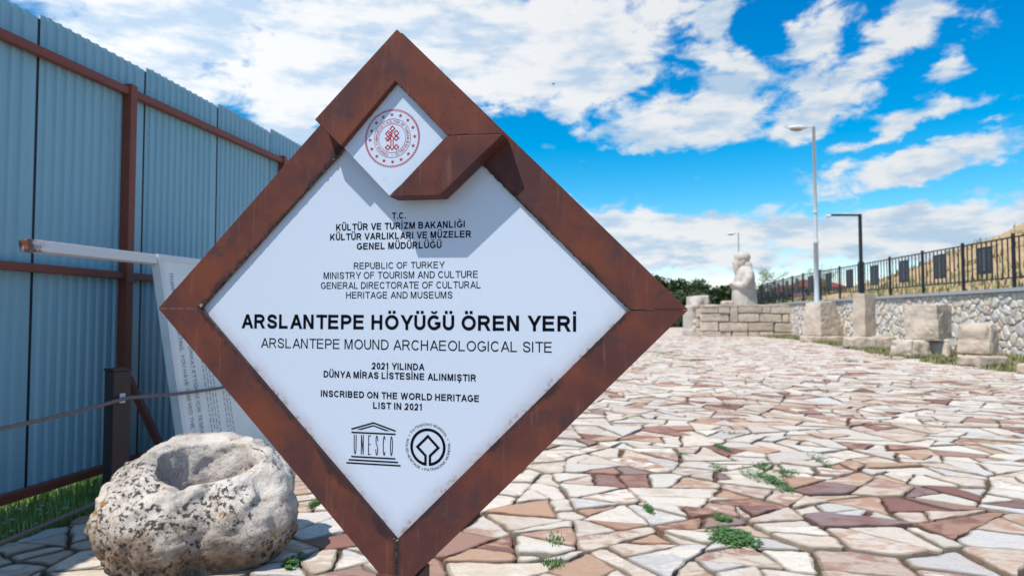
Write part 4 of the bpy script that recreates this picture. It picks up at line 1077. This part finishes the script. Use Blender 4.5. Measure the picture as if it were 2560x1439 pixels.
for i, q in enumerate(wst):
    y, z = pcent(q); x = xwall(y); dx = xwall(y + 0.3) - xwall(y - 0.3); th = math.atan2(dx, 0.6)
    mb = MB() if i in wsingle else rest
    tt = random.choice(RT); gg = random.uniform(.88, 1.08); mb.cur = tuple(a * gg for a in tt) + (1,)
    # local frame: u along wall, v up, w out of the face (-x)
    M = Matrix.Translation(Vector((x, y, 0)) - WO) @ Matrix(((math.sin(th), 0, -math.cos(th), 0), (math.cos(th), 0, math.sin(th), 0), (0, 1, 0, 0), (0, 0, 0, 1)))
    loc = [(p[0] - y, p[1]) for p in q]
    n = len(loc); cx, cy = pcent(loc); hh = random.uniform(0.02, 0.07)
    k1 = [(cx + (p[0] - cx) * 0.88, cy + (p[1] - cy) * 0.88) for p in loc]; k2 = [(cx + (p[0] - cx) * 0.55, cy + (p[1] - cy) * 0.55) for p in loc]
    vs = [M @ Vector((p[0], p[1], -0.02)) for p in loc] + [M @ Vector((p[0], p[1], hh * random.uniform(.5, .8))) for p in k1] + [M @ Vector((p[0], p[1], hh * random.uniform(.85, 1.15))) for p in k2]
    mb.add(vs, [(k * n + a, k * n + (a + 1) % n, (k + 1) * n + (a + 1) % n, (k + 1) * n + a) for k in range(2) for a in range(n)] + [tuple(range(2 * n, 3 * n))])
    if i in wsingle: mb.obj('stone', RUBBLE, wall, colors=True)
tag(rest.obj('stone_field', RUBBLE, wall, colors=True), kind='stuff')
y = 2.0
while y < 60:
    y2 = y + 1.5; mb = MB(); vs = []
    for yy in (y + 0.004, y2 - 0.004):
        x = xwall(yy); vs += [(x - 0.12, yy, WH + 0.002), (x - 0.12, yy, WH + 0.115), (x + 0.55, yy, WH + 0.115), (x + 0.55, yy, WH + 0.002)]
    mb.add([Vector(v) - WO for v in vs], [(0, 1, 2, 3), (7, 6, 5, 4), (0, 4, 5, 1), (1, 5, 6, 2), (2, 6, 7, 3), (3, 7, 4, 0)]); mb.obj('coping_slab', COPE, wall); y = y2

FO = Vector((15.6, 21.2, WH + 0.117))
rail = thing('railing_fence', 'black metal railing with dark plaques on top of the stone wall', 'railing', FO)
CT = WH + 0.117
def fp(y): return Vector((xwall(y) + 0.16, y, CT)) - FO
py = [21.2 + 2.74 * k for k in range(-4, 14)]
RH = 1.66
for a, b_ in zip(py, py[1:]):
    A, B = fp(a), fp(b_); d = (B - A).normalized(); Lb = (B - A).length; rot = Matrix(((d.x, -d.y, 0, 0), (d.y, d.x, 0, 0), (0, 0, 1, 0), (0, 0, 0, 1)))
    M = Matrix.Translation(A) @ rot
    for z in (0.30, RH - 0.10):
        mb = MB(); mb.box(0.045, Lb - 0.045, -0.02, 0.02, z, z + 0.045, M); mb.obj('rail', BLACKM, rail)
    if a < 45:
        for j in range(1, 10):
            mb = MB(); u = Lb * j / 10; mb.box(u - 0.020, u + 0.020, -0.014, 0.014, 0.3455, RH - 0.1005, M); mb.obj('picket', BLACKM, rail)
    else:
        mb = MB()
        for j in range(1, 10): u = Lb * j / 10; mb.box(u - 0.020, u + 0.020, -0.014, 0.014, 0.3455, RH - 0.1005, M)
        mb.obj('picket_group', BLACKM, rail)
    mb = MB(); u = Lb * 0.52; mb.box(u - 0.43, u + 0.43, 0.022, 0.040, 0.52, 1.42, M); pl = mb.obj('plaque', DARKPL, rail)
    if a < 42:
        mk = MB()
        for col, w0 in ((-0.26, 0.05), (0.02, 0.11), (0.24, 0.05)):
            z = 1.33
            while z > 0.62:
                h_ = random.uniform(0.03, 0.06)
                mk.box(u + col - w0 / 2 + random.uniform(0, .03), u + col + w0 / 2, 0.0405, 0.043, z - h_, z, M); z -= h_ + 0.035
        tag(mk.obj('raised_marks', PLMARK, pl), kind='stuff')
for y in py:
    A = fp(y); mb = MB(); mb.box(A.x - 0.04, A.x + 0.04, A.y - 0.04, A.y + 0.04, 0.001, RH + 0.03); mb.obj('post', BLACKM, rail)

# ------------------------------------------------------------ mound and terraces behind the wall
def hgt(x, y):
    d = x - xwall(min(y, 66)) - 0.5
    P = [(0, 0), (4, .7), (8.5, 2.1), (12.5, 3.8), (19, 6.2), (30, 7.4), (80, 7.6)]
    h = 0
    for (a, ha), (b_, hb) in zip(P, P[1:]):
        if d <= b_: h = ha + (hb - ha) * max(0, (d - a)) / (b_ - a); break
    else: h = 7.6
    s = min(1, max(0, (y - 48) / 26)); f = 1 - s * s * (3 - 2 * s)
    return WH + 0.05 + h * f + (fbm((x, y, 0), 0.22, 4, 2) * 0.35 + fbm((x, y, 0), 1.1, 3, 5) * 0.08) * min(1, max(0, d) / 3) * (0.3 + 0.7 * f)
mb = MB(); NX, NY = 90, 110; vs = []
for j in range(NY + 1):
    y = 0 + 100 * j / NY
    for i in range(NX + 1):
        x = xwall(min(y, 66)) + 0.45 + 70 * (i / NX) ** 1.6; vs.append((x, y, hgt(x, y) if y < 96 else -0.1))
mb.add(vs, [(j * (NX + 1) + i, j * (NX + 1) + i + 1, (j + 1) * (NX + 1) + i + 1, (j + 1) * (NX + 1) + i) for j in range(NY) for i in range(NX)])
tag(mb.obj('mound', SAND, smooth=True), kind='structure')
mb = MB()
for _ in range(9000):
    y = random.uniform(12, 62); x = xwall(y) + 0.6 + 28 * random.random() ** 1.3
    if noise.noise(Vector((x * .35, y * .35, 1))) < 0.03: continue
    blade(mb, x, y, hgt(x, y), random.uniform(0.15, 0.45), random.uniform(0.02, 0.05), random.uniform(0.05, 0.25), random.uniform(0, 6.28))
tag(mb.obj('mound_grass', DRYGR, colors=True), 'patchy dry grass tufts on the sandy mound', 'grass', kind='stuff')

# ------------------------------------------------------------ rough stone blocks
def rough(sx, sy, sz, amp=0.03, seed=0.0, taper=(1, 1), shear=(0, 0), div=12, round_=0.0):
    """box grid skin, displaced; taper scales the top, shear shifts it"""
    mb = MB(); faces = {}; V = {}; vs = []; fs = []
    def vid(i, j, k):
        key = (i, j, k)
        if key not in V:
            u, v, w = i / div, j / div, k / div
            tx = 1 + (taper[0] - 1) * w; ty = 1 + (taper[1] - 1) * w
            p = Vector(((u - .5) * sx * tx + shear[0] * w, (v - .5) * sy * ty + shear[1] * w, w * sz))
            q = Vector((u - .5, v - .5, w - .5)); m = q.length
            if round_: # pull corners in
                ex = [abs(c) * 2 for c in q]; ex.sort(); k_ = max(0, ex[1] - 0.6) / 0.4; p -= Vector((q.x * sx, q.y * sy, q.z * sz)) * round_ * k_
            nv = noise.noise_vector(Vector((p.x * 1.6, p.y * 1.6, p.z * 1.6)) + Vector((seed, seed, 0))) * amp + noise.noise_vector(Vector((p.x * 5, p.y * 5, p.z * 5 + seed))) * amp * 0.5
            rd = abs(noise.noise(Vector((p.x * 2.3 + seed, p.y * 2.3, p.z * 2.3)))); nv -= Vector((q.x, q.y, q.z)) * amp * 2.2 * max(0, 0.45 - 2.2 * rd)
            if k == 0: nv.z = 0
            V[key] = len(vs); vs.append(p + nv)
        return V[key]
    for a in range(div):
        for b_ in range(div):
            fs += [(vid(a, b_, 0), vid(a, b_ + 1, 0), vid(a + 1, b_ + 1, 0), vid(a + 1, b_, 0)), (vid(a, b_, div), vid(a + 1, b_, div), vid(a + 1, b_ + 1, div), vid(a, b_ + 1, div)),
                   (vid(a, 0, b_), vid(a + 1, 0, b_), vid(a + 1, 0, b_ + 1), vid(a, 0, b_ + 1)), (vid(a, div, b_), vid(a, div, b_ + 1), vid(a + 1, div, b_ + 1), vid(a + 1, div, b_)),
                   (vid(0, a, b_), vid(0, a, b_ + 1), vid(0, a + 1, b_ + 1), vid(0, a + 1, b_)), (vid(div, a, b_), vid(div, a + 1, b_), vid(div, a + 1, b_ + 1), vid(div, a, b_ + 1))]
    mb.add(vs, fs); return mb
def block(name, label, px, D, sx, sy, sz, z0=0.0, yaw=0.0, group='ancient stone blocks set along the wall', mat=None, **kw):
    mb = rough(sx, sy, sz, **kw); o = mb.obj(name, mat or BLOCK); o.location = ((px - 1280) / 1707 * D, D, z0); o.rotation_euler = (0, 0, yaw)
    tag(o, label, 'stone block', group); return o
YW = math.radians(38)
block('stone_slab', 'low broken slab under the nearest lumpy stone block', 2452, 17.6, 1.05, 0.75, 0.30, 0, 0.25, seed=1, amp=.05, round_=.12)
block('stone_block', 'nearest lumpy stone block, rightmost in the row along the wall', 2442, 17.9, 0.92, 0.78, 0.80, 0.305, 0.75, seed=3, amp=.05, round_=.10, taper=(.95, .95))
block('stone_slab', 'left half of the split base under the largest square block', 2275, 21.6, 1.0, 0.8, 0.56, 0, 0.35, seed=5, amp=.05, round_=.1, taper=(.92, .9))
block('stone_slab', 'right half of the split base under the largest square block', 2342, 21.8, 0.85, 0.8, 0.52, 0, 0.75, seed=6, amp=.05, round_=.1, taper=(.8, .85))
block('stone_block', 'largest square stone block, raised on two broken stones', 2320, 21.9, 1.28, 1.0, 1.12, 0.565, 0.70, seed=8, amp=.045, round_=.05, taper=(1.03, 1.0))
block('stone_slab', 'wide low plinth stone under the narrow square pillar', 2172, 27.2, 1.75, 1.0, 0.50, 0, 0.12, seed=9, amp=.05, round_=.08)
block('stone_pillar', 'narrow square upright stone pillar on a low plinth', 2160, 27.4, 0.72, 0.55, 1.72, 0.505, 0.52, seed=10, amp=.02, round_=.02, taper=(.93, .93))
block('stone_slab', 'flat base stone under the wedge shaped block by the lamp post', 2056, 33.9, 2.0, 1.1, 0.33, 0, 0.1, seed=12, amp=.05, round_=.08)
block('stone_block', 'wedge shaped stone block leaning wide at its foot, beside the white lamp post', 2058, 34.2, 1.75, 1.2, 1.68, 0.335, 0.45, seed=13, amp=.04, round_=.03, taper=(.62, .8), shear=(-.22, 0))
block('loose_stone', 'small pale loose stone at the right edge of the verge', 2556, 15.2, 0.28, 0.24, 0.26, 0, 0.3, seed=14, amp=.03, round_=.2)
block('loose_stone', 'small grey stone lying in the grass before the square block', 2245, 20.4, 0.34, 0.26, 0.10, 0, 0.3, seed=15, amp=.03, round_=.2)

# ------------------------------------------------------------ statue platform
PD = 42.7; px0, px1 = (1752 - 1280) / 1707 * PD, (1997 - 1280) / 1707 * PD
plat = thing('statue_platform', 'low masonry platform of squared stones under the robed statue', 'platform', (px0, PD, 0))
TOT = px1 - px0; K = 0.00452
mb = MB(); mb.box(0.25, TOT - 0.06, 0.30, 4.5, 0, 1.80); mb.box(0.22, TOT, 0.22, 4.6, 1.80, 1.86); mb.obj('platform_core', MORTAR, plat)
Z = lambda v: 2.16 - (v - 885) * K * 0.985
rows = [((295, 535), (900, 1035)), ((540, 690), (905, 1035)), ((695, 800), (900, 1160)), ((806, 1140), (895, 1033)), ((1146, 1250), (900, 1035)), ((1255, 1553), (898, 1040)), ((1558, 1645), (910, 1035)),
        ((295, 690), (1040, 1150)), ((806, 1098), (1040, 1155)), ((1103, 1410), (1045, 1160)), ((1416, 1498), (1045, 1165)), ((1504, 1650), (1040, 1165)),
        ((295, 535), (1156, 1285)), ((542, 940), (1166, 1290)), ((946, 1300), (1166, 1285)), ((1308, 1655), (1172, 1300)),
        ((300, 715), (1292, 1372)), ((722, 938), (1296, 1372)), ((946, 1090), (1290, 1372)), ((1096, 1290), (1290, 1372)), ((1296, 1655), (1306, 1372))]
for i, ((a, b_), (c, d)) in enumerate(rows):
    x0, x1 = (a - 289) * K + 0.012, (b_ - 289) * K - 0.006; z1, z0 = min(Z(c), 1.88) - 0.006, max(0, Z(d)) + 0.006
    if z1 - z0 < 0.05: continue
    mb = rough(x1 - x0, 0.42, z1 - z0, amp=0.028, seed=i * 2.3, div=4, round_=0.04)
    o = mb.obj('stone_block', BLOCK, plat); off = 0.0
    if x0 < 0.1: off = 0.08
    o.location = ((x0 + x1) / 2, 0.20 + off + random.uniform(-.02, .02), z0)
for j in range(4):
    for r in range(3):
        mb = rough(0.95, 0.40, 0.56, amp=0.03, seed=j * 3 + r, div=4, round_=0.04)
        for side in (0, 1):
            o = mb.obj('stone_block', BLOCK, plat); o.rotation_euler = (0, 0, PI / 2); o.location = (0.18 if side == 0 else TOT - 0.14, 0.95 + j * 1.0 + (0.12 if r % 2 else 0), 0.02 + r * 0.60)
for j in range(6):
    mb = rough(1.0, 0.45, 0.13, amp=0.03, seed=j * 3 + 50, div=4, round_=0.04); o = mb.obj('cap_stone', BLOCK, plat); o.location = (0.55 + j * 1.02, 0.22, 1.885)

# ------------------------------------------------------------ robed statue (one continuous carved body)
def ellip(mb, c, r, rot=None, n=20):
    vs = []; fs = []
    for j in range(n + 1):
        ph = PI * j / n
        for i in range(2 * n):
            th = PI * i / n; v = Vector((r[0] * math.sin(ph) * math.cos(th), r[1] * math.sin(ph) * math.sin(th), r[2] * math.cos(ph)))
            if rot: v = rot @ v
            vs.append(v + Vector(c))
    for j in range(n):
        for i in range(2 * n): fs.append((j * 2 * n + i, (j + 1) * 2 * n + i, (j + 1) * 2 * n + (i + 1) % (2 * n), j * 2 * n + (i + 1) % (2 * n)))
    mb.add(vs, fs)
def loft(mb, secs, n=28):
    vs = []
    for (cx, cy, z, rx, ry) in secs:
        for i in range(n):
            a = 2 * PI * i / n; c, s = math.cos(a), math.sin(a); e = 2 / 2.6
            vs.append((cx + rx * math.copysign(abs(c) ** e, c), cy + ry * math.copysign(abs(s) ** e, s), z))
    m = len(secs); mb.add(vs, [(k * n + i, k * n + (i + 1) % n, (k + 1) * n + (i + 1) % n, (k + 1) * n + i) for k in range(m - 1) for i in range(n)] + [tuple(range(n))[::-1], tuple(range((m - 1) * n, m * n))])
def carved(name, mb, mat, vox, smooth=4):
    o = mb.obj('tmp', mat); r = o.modifiers.new('r', 'REMESH'); r.mode = 'VOXEL'; r.voxel_size = vox; r.use_smooth_shade = True
    s = o.modifiers.new('s', 'SMOOTH'); s.factor = 0.6; s.iterations = smooth
    dg = bpy.context.evaluated_depsgraph_get(); me = bpy.data.meshes.new_from_object(o.evaluated_get(dg)); bpy.data.objects.remove(o)
    me.name = name; me.materials.clear(); me.materials.append(mat); return link(name, me)
s_ = 0.00466
def sx_(u): return (u - 880) * s_
def sz_(v): return (890 - v) * s_
mb = MB()
loft(mb, [(sx_(895), 0, sz_(905), 0.80, 0.62), (sx_(895), 0, sz_(800), 0.79, 0.62), (sx_(888), 0, sz_(680), 0.74, 0.62), (sx_(890), 0, sz_(580), 0.68, 0.64), (sx_(895), 0, sz_(480), 0.62, 0.70),
          (sx_(900), 0, sz_(400), 0.53, 0.74), (sx_(905), 0, sz_(350), 0.40, 0.56), (sx_(900), 0, sz_(320), 0.30, 0.32)])
ellip(mb, (sx_(872), 0, sz_(250)), (0.44, 0.38, 0.50))                 # head
ellip(mb, (sx_(868), 0, sz_(188)), (0.535, 0.47, 0.40))                # cap of hair
ellip(mb, (sx_(925), 0, sz_(300)), (0.36, 0.44, 0.26))                 # rolled hair at the nape
ellip(mb, (sx_(952), 0, sz_(335)), (0.24, 0.46, 0.14))
loft(mb, [(sx_(785), 0, sz_(425), 0.09, 0.17), (sx_(782), 0, sz_(370), 0.15, 0.24), (sx_(795), 0, sz_(290), 0.24, 0.28), (sx_(805), 0, sz_(230), 0.24, 0.28)], 20)   # beard
loft(mb, [(sx_(745), 0, sz_(285), 0.05, 0.05), (sx_(742), 0, sz_(262), 0.08, 0.07), (sx_(756), 0, sz_(215), 0.05, 0.05)], 10)                             # nose
for sd in (-1, 1):
    mb.tube([(sx_(925), sd * 0.62, sz_(410)), (sx_(900), sd * 0.80, sz_(490)), (sx_(850), sd * 0.78, sz_(590))], [0.30, 0.29, 0.24], 16)
    mb.tube([(sx_(870), sd * 0.76, sz_(585)), (sx_(800), sd * 0.60, sz_(600)), (sx_(735), sd * 0.30, sz_(570))], [0.25, 0.21, 0.16], 14)
    ellip(mb, (sx_(715), sd * 0.20, sz_(558)), (0.14, 0.17, 0.13), n=10)
    ellip(mb, (sx_(800), sd * 0.30, sz_(225)), (0.03, 0.06, 0.04), n=8)
    ellip(mb, (sx_(860), sd * 0.40, sz_(255)), (0.06, 0.06, 0.10), n=8)
for k in range(5):            # hanging robe folds
    a = -0.9 + k * 0.45; mb.tube([(sx_(880) + 0.74 * math.sin(a), -0.60 * math.cos(a) - .02, sz_(890)), (sx_(882) + 0.64 * math.sin(a), -0.60 * math.cos(a) - .02, sz_(700))], [0.06, 0.03], 8)
st = carved('robed_statue', mb, STATUE, 0.045, 5); st.location = ((1859 - 1280) / 1707 * 44.3, 44.3, 1.86)
tag(st, 'large pale stone statue of a bearded robed figure standing on the masonry platform', 'statue')
# items on the platform
o = rough(0.75, 0.6, 0.42, amp=0.05, seed=31, div=6, round_=.18).obj('boulder', BLOCK); o.location = ((1818 - 1280) / 1707 * 43.6, 43.6, 1.862)
tag(o, 'small grey rounded boulder on the platform at the statue foot', 'boulder')
mb = MB(); mb.tube([(0, 0, 0), (0, 0, .30)], [.13, .17], 18); mb.tube([(0, 0, .302), (0, 0, .33)], [.18, .18], 18)
o = mb.obj('yellow_bucket', flat('yellow_plastic', (0.75, 0.50, 0.06), 0.5)); o.location = ((1828 - 1280) / 1707 * 44.2 - 0.15, 44.9, 1.99); tag(o, 'small yellow item between the grey boulder and the statue', 'bucket')
mb = rough(1.5, 0.5, 0.24, amp=0.04, seed=33, div=5, round_=.08)
o = mb.obj('stone_slab', BLOCK); o.location = ((1788 - 1280) / 1707 * 46.2, 46.2, 1.862); tag(o, 'low pale slab lying on the platform behind the boulder', 'stone block', 'ancient stone blocks set along the wall')

# ------------------------------------------------------------ lion sculpture left of the platform
mb = MB(); LD = 44.5; q = 0.00471
lx = lambda u: (u - 245) * q; lz = lambda v: (1265 - v) * q
def rbox(x0, x1, y0, y1, z0, z1): mb.box(x0, x1, y0, y1, z0, z1)
rbox(lx(95), lx(380), -0.55, 1.5, 0, lz(1180))           # base slab
rbox(lx(105), lx(180), -0.45, 1.4, lz(1200), lz(850))     # rear upright
rbox(lx(280), lx(398), 0.0, 1.4, lz(1200), lz(700))       # back wall slab
rbox(lx(170), lx(290), 0.55, 1.4, lz(1200), lz(880))       # recessed wall
ellip(mb, (lx(215), -0.05, lz(800)), (0.46, 0.62, 0.46))  # head and mane
ellip(mb, (lx(190), -0.45, lz(850)), (0.30, 0.30, 0.26))  # muzzle
rbox(lx(150), lx(388), -0.2, 1.3, lz(900), lz(712))
rbox(lx(148), lx(240), -0.6, 0.2, lz(1180), lz(1130))
ellip(mb, (lx(200), -0.35, lz(1070)), (0.24, 0.45, 0.14)) # paw ledge
ellip(mb, (lx(230), 0.1, lz(1000)), (0.16, 0.2, 0.45))
li = carved('lion_sculpture', mb, STATUE, 0.05, 6); li.location = ((1745 - 1280) / 1707 * LD, LD, 0.0)
tag(li, 'weathered pale stone lion sculpture left of the statue platform', 'sculpture')

# ------------------------------------------------------------ lamp posts
def lamp(px, D, top, lab, r0=0.125, r1=0.075):
    t = thing('street_lamp', lab, 'street lamp', ((px - 1280) / 1707 * D, D, 0), group='tall white street lamps')
    mb = MB(); mb.tube([(0, 0, 0), (0, 0, top * 0.46)], [r0, r0 * 0.92], 16); mb.obj('pole_base', POLE, t, smooth=True)
    mb = MB(); mb.tube([(0, 0, top * 0.46), (0, 0, top * 0.47), (0, 0, top)], [r0 * 0.80, r0 * .78, r1], 16); mb.obj('pole_upper', POLE, t, smooth=True)
    for z in (0.46, 0.60): mb = MB(); mb.tube([(0, 0, top * z - 0.05), (0, 0, top * z + 0.05)], r0 * 1.12, 16); mb.obj('collar', POLE, t)
    mb = MB(); mb.tube([(0.05, 0, top - 0.03), (-0.42, 0, top - 0.03)], 0.035, 10); mb.obj('arm', POLE, t)
    mb = MB(); ellip(mb, (-0.85, 0, top - 0.06), (0.52, 0.22, 0.13), n=10); mb.obj('lamp_head', WHITE, t, smooth=True)
    mb = MB(); ellip(mb, (-0.90, 0, top - 0.13), (0.36, 0.17, 0.12), n=8); mb.obj('lamp_lens', GLASS, t, smooth=True)
    return t
lamp(2042.5, 35.4, 1.3 + (790 - 312) / 1707 * 35.4, 'tall white street lamp standing behind the wedge shaped stone block')
lamp(1848.5, 80, 1.3 + (790 - 582) / 1707 * 80, 'distant white street lamp rising above the head of the statue', 0.10, 0.06)
t = thing('camera_pole', 'black angled steel pole with a sideways arm, mounted on the wall coping', 'pole', (xwall(32.5) + 0.16, 32.35, CT))
mb = MB(); mb.box(-.10, .10, -.10, .10, 0.001, 1.70); mb.obj('pole_base', BLACKM, t)
mb = MB(); mb.box(-.06, .06, -.06, .06, 1.701, 3.98); mb.obj('pole', BLACKM, t)
mb = MB(); mb.box(-1.40, -.061, -.045, .045, 3.88, 3.97); mb.obj('arm', BLACKM, t)
mb = MB(); mb.tube([(-1.38, 0, 3.90), (-1.62, 0, 3.86)], [0.05, 0.10], 12); mb.obj('camera_head', WHITE, t)

# ------------------------------------------------------------ trees
def crown(n, rx, ry, rz, zc, leaf, seed, lumps=9):
    random.seed(seed); mb = MB(); L = []
    for _ in range(lumps):
        a = random.uniform(0, 6.28); r = random.random() ** .5 * 0.65; L.append((rx * r * math.cos(a), ry * r * math.sin(a), zc + random.uniform(-.55, .6) * rz, random.uniform(.35, .6)))
    for _ in range(n):
        cx, cy, cz, k = random.choice(L); v = Vector((random.gauss(0, 1), random.gauss(0, 1), random.gauss(0, 1))).normalized() * (random.random() ** 0.33)
        p = Vector((cx + v.x * rx * k, cy + v.y * ry * k, cz + v.z * rz * k)); s = leaf * random.uniform(.6, 1.3)
        t = random.random() ** 2; mb.cur = (t, t, t, 1)
        a = Vector((random.gauss(0, 1), random.gauss(0, 1), random.gauss(0, 1))).normalized() * s; b_ = a.orthogonal().normalized() * s * .6
        mb.add([p - a, p + b_, p + a, p - b_], [(0, 1, 2, 3)])
    return mb
CR = [crown(2600, 3.4, 3.0, 2.7, 3.6, 0.28, s, 11).mesh('crown', LEAF, colors=True) for s in (11, 12, 13)]
TRM = []
for s in range(2):
    mb = MB(); mb.tube([(0, 0, 0), (.06, 0, 1.5), (.02, .1, 3.4)], [.26, .2, .08], 8)
    for k in range(5): a = k * 1.3 + s; mb.tube([(0.03, 0.02, 1.2 + k * .35), (1.6 * math.cos(a), 1.6 * math.sin(a), 2.6 + k * .4)], [.09, .03], 6)
    TRM.append(mb.mesh('trunk', BARK))
random.seed(5)
pos = [(1600, 84, 1.0), (1634, 92, 1.0), (1668, 86, 1.02), (1700, 95, 1.16), (1722, 84, 0.93), (1748, 96, 1.05), (1772, 86, .92), (1798, 93, 1.02), (1822, 85, .90), (1850, 97, .98), (1876, 90, .9), (1905, 100, .92), (1940, 104, .9), (1560, 90, 1.05), (1500, 95, 1.0), (1430, 90, 1.1)]
desc = ['dark green bushy tree hidden behind the right point of the sign', 'dark green tree just behind the sign frame edge', 'dark green tree rising immediately right of the sign edge', 'tallest dark tree, between the sign and the lion sculpture',
        'lower dark tree directly behind the lion sculpture', 'dark tree above the right shoulder of the lion sculpture', 'low dark tree between lion sculpture and statue', 'dark tree just left of the statue arm', 'low dark tree meeting the statue robe on its left', 'dark tree hidden behind the statue',
        'dark tree behind the back of the statue', 'dark tree behind the far end of the railing', 'farthest dark tree beyond the railing plaques', 'dark tree behind the sign, second from its right point', 'dark tree behind the middle right of the sign', 'dark tree behind the centre of the sign']
for i, ((px, D, k), lab) in enumerate(zip(pos, desc)):
    t = thing('pine_tree', lab, 'tree', ((px - 1280) / 1707 * D, D, -0.05), (0, 0, random.uniform(0, 6)), 'dark trees beyond the paving'); t.scale = (k, k, k * random.uniform(.88, 1.0))
    link('crown', CR[i % 3], t); link('trunk', TRM[i % 2], t)
mb = MB()
for _ in range(14000):
    x = random.uniform(-10, 42); y = random.uniform(79, 84); z = random.uniform(0, 2.4 + noise.noise(Vector((x * .5, 0, 0))) * 1.0); s = random.uniform(.10, .26)
    t_ = random.random() ** 2; mb.cur = (t_,) * 3 + (1,); a = Vector((random.gauss(0, 1), random.gauss(0, 1), random.gauss(0, 1))).normalized() * s; b_ = a.orthogonal().normalized() * s * .6; p = Vector((x, y, z))
    mb.add([p - a, p + b_, p + a, p - b_], [(0, 1, 2, 3)])
tag(mb.obj('hedge_undergrowth', LEAF, colors=True), 'dark green undergrowth at the foot of the distant trees', 'undergrowth', kind='stuff')
def sapling(px, D, zb, h, lab, seed):
    t = thing('young_tree', lab, 'tree', ((px - 1280) / 1707 * D, D, zb), group='young trees behind the railing')
    mb = MB(); mb.tube([(0, 0, -.3), (.1, 0, h * .5), (0.02, 0, h * .95)], [.07, .05, .02], 7)
    random.seed(seed); tips = []
    for k in range(8):
        a = random.uniform(0, 6.28); z = h * random.uniform(.4, .85); e = (random.uniform(.5, 1.2) * math.cos(a), random.uniform(.5, 1.2) * math.sin(a), z + h * random.uniform(.1, .22)); mb.tube([(0.04, 0, z), e], [.025, .012], 5); tips.append(e)
    mb.obj('trunk', BARK, t); mb = MB()
    for _ in range(420):
        e = random.choice(tips); p = Vector(e) + Vector((random.gauss(0, .22), random.gauss(0, .22), random.gauss(0, .22))); s = random.uniform(.05, .10); t_ = random.random(); mb.cur = (t_,) * 3 + (1,)
        a = Vector((random.gauss(0, 1), random.gauss(0, 1), random.gauss(0, 1))).normalized() * s; b_ = a.orthogonal().normalized() * s * .6; mb.add([p - a, p + b_, p + a, p - b_], [(0, 1, 2, 3)])
    mb.obj('crown', SAPL, t, colors=True)
sapling(1905, 58, 1.6, 3.2, 'thin young tree just right of the statue back', 3)
sapling(1932, 60, 1.6, 3.7, 'thin leaning young tree, second right of the statue', 4)
sapling(2036, 62, 1.8, 3.9, 'thin young tree seen left of the white lamp post', 5)
sapling(2062, 63, 1.8, 3.8, 'thin young tree seen right of the white lamp post', 6)

# ------------------------------------------------------------ distant houses
HW = flat('pink_render', (0.55, 0.33, 0.28), 0.9, var=0.06); HW2 = flat('white_render', (0.66, 0.66, 0.64), 0.9, var=0.05); RF = flat('red_roof', (0.36, 0.10, 0.07), 0.9); WN = flat('window_glass', (0.05, 0.07, 0.09), 0.2)
def house(px, D, zb, w, d, h, mat, lab, rows_=2, cols=4):
    t = thing('house', lab, 'house', ((px - 1280) / 1707 * D, D, zb))
    mb = MB(); mb.box(-w / 2, w / 2, 0, d, -3, h); mb.obj('wall', mat, t)
    mb = MB(); mb.add([(-w / 2 - .4, -.4, h + .002), (w / 2 + .4, -.4, h + .002), (w / 2 + .4, d + .4, h + .002), (-w / 2 - .4, d + .4, h + .002), (-w / 4, d / 2, h + 1.5), (w / 4, d / 2, h + 1.5)],
        [(3, 2, 1, 0), (0, 1, 5, 4), (1, 2, 5), (2, 3, 4, 5), (3, 0, 4)]); mb.obj('roof', RF, t)
    for r in range(rows_):
        for c in range(cols):
            x = -w / 2 + w * (c + .5) / cols; z = h * (r + .35) / rows_
            mb = MB(); mb.box(x - .5, x + .5, -.06, .05, z, z + 1.3); f = mb.obj('window', HW2, t)
            mb = MB(); mb.box(x - .4, x + .4, -.075, -.062, z + .1, z + 1.2); mb.obj('pane', WN, f)
house(2060, 115, 1.6, 7.5, 8, 4.6, HW, 'pink walled house with a red roof behind the railing, right of the lamp post')
house(1995, 125, 1.6, 7.0, 8, 4.0, HW, 'pink walled house with a red roof behind the railing, left of the lamp post')
house(1897, 130, 0.5, 5.5, 6, 4.6, HW2, 'small white house glimpsed just right of the statue', 1, 2)
# a bird high over the plaza
mb = MB(); ellip(mb, (0, 0, 0), (.16, .05, .05), n=6)
for sd in (-1, 1): mb.add([(-.05, 0, 0), (.07, 0, 0), (.03, sd * .28, .08), (-.05, sd * .30, .09), (-.05, 0, -.01), (.07, 0, -.01)], [(0, 1, 2, 3), (4, 3, 2, 5)])
o = mb.obj('bird', BLACKM); o.location = ((1384 - 1280) / 1707 * 62, 62, 1.3 + (790 - 203) / 1707 * 62); o.rotation_euler = (.3, 0.2, .6); tag(o, 'tiny dark bird flying in the blue gap above the sign', 'bird')
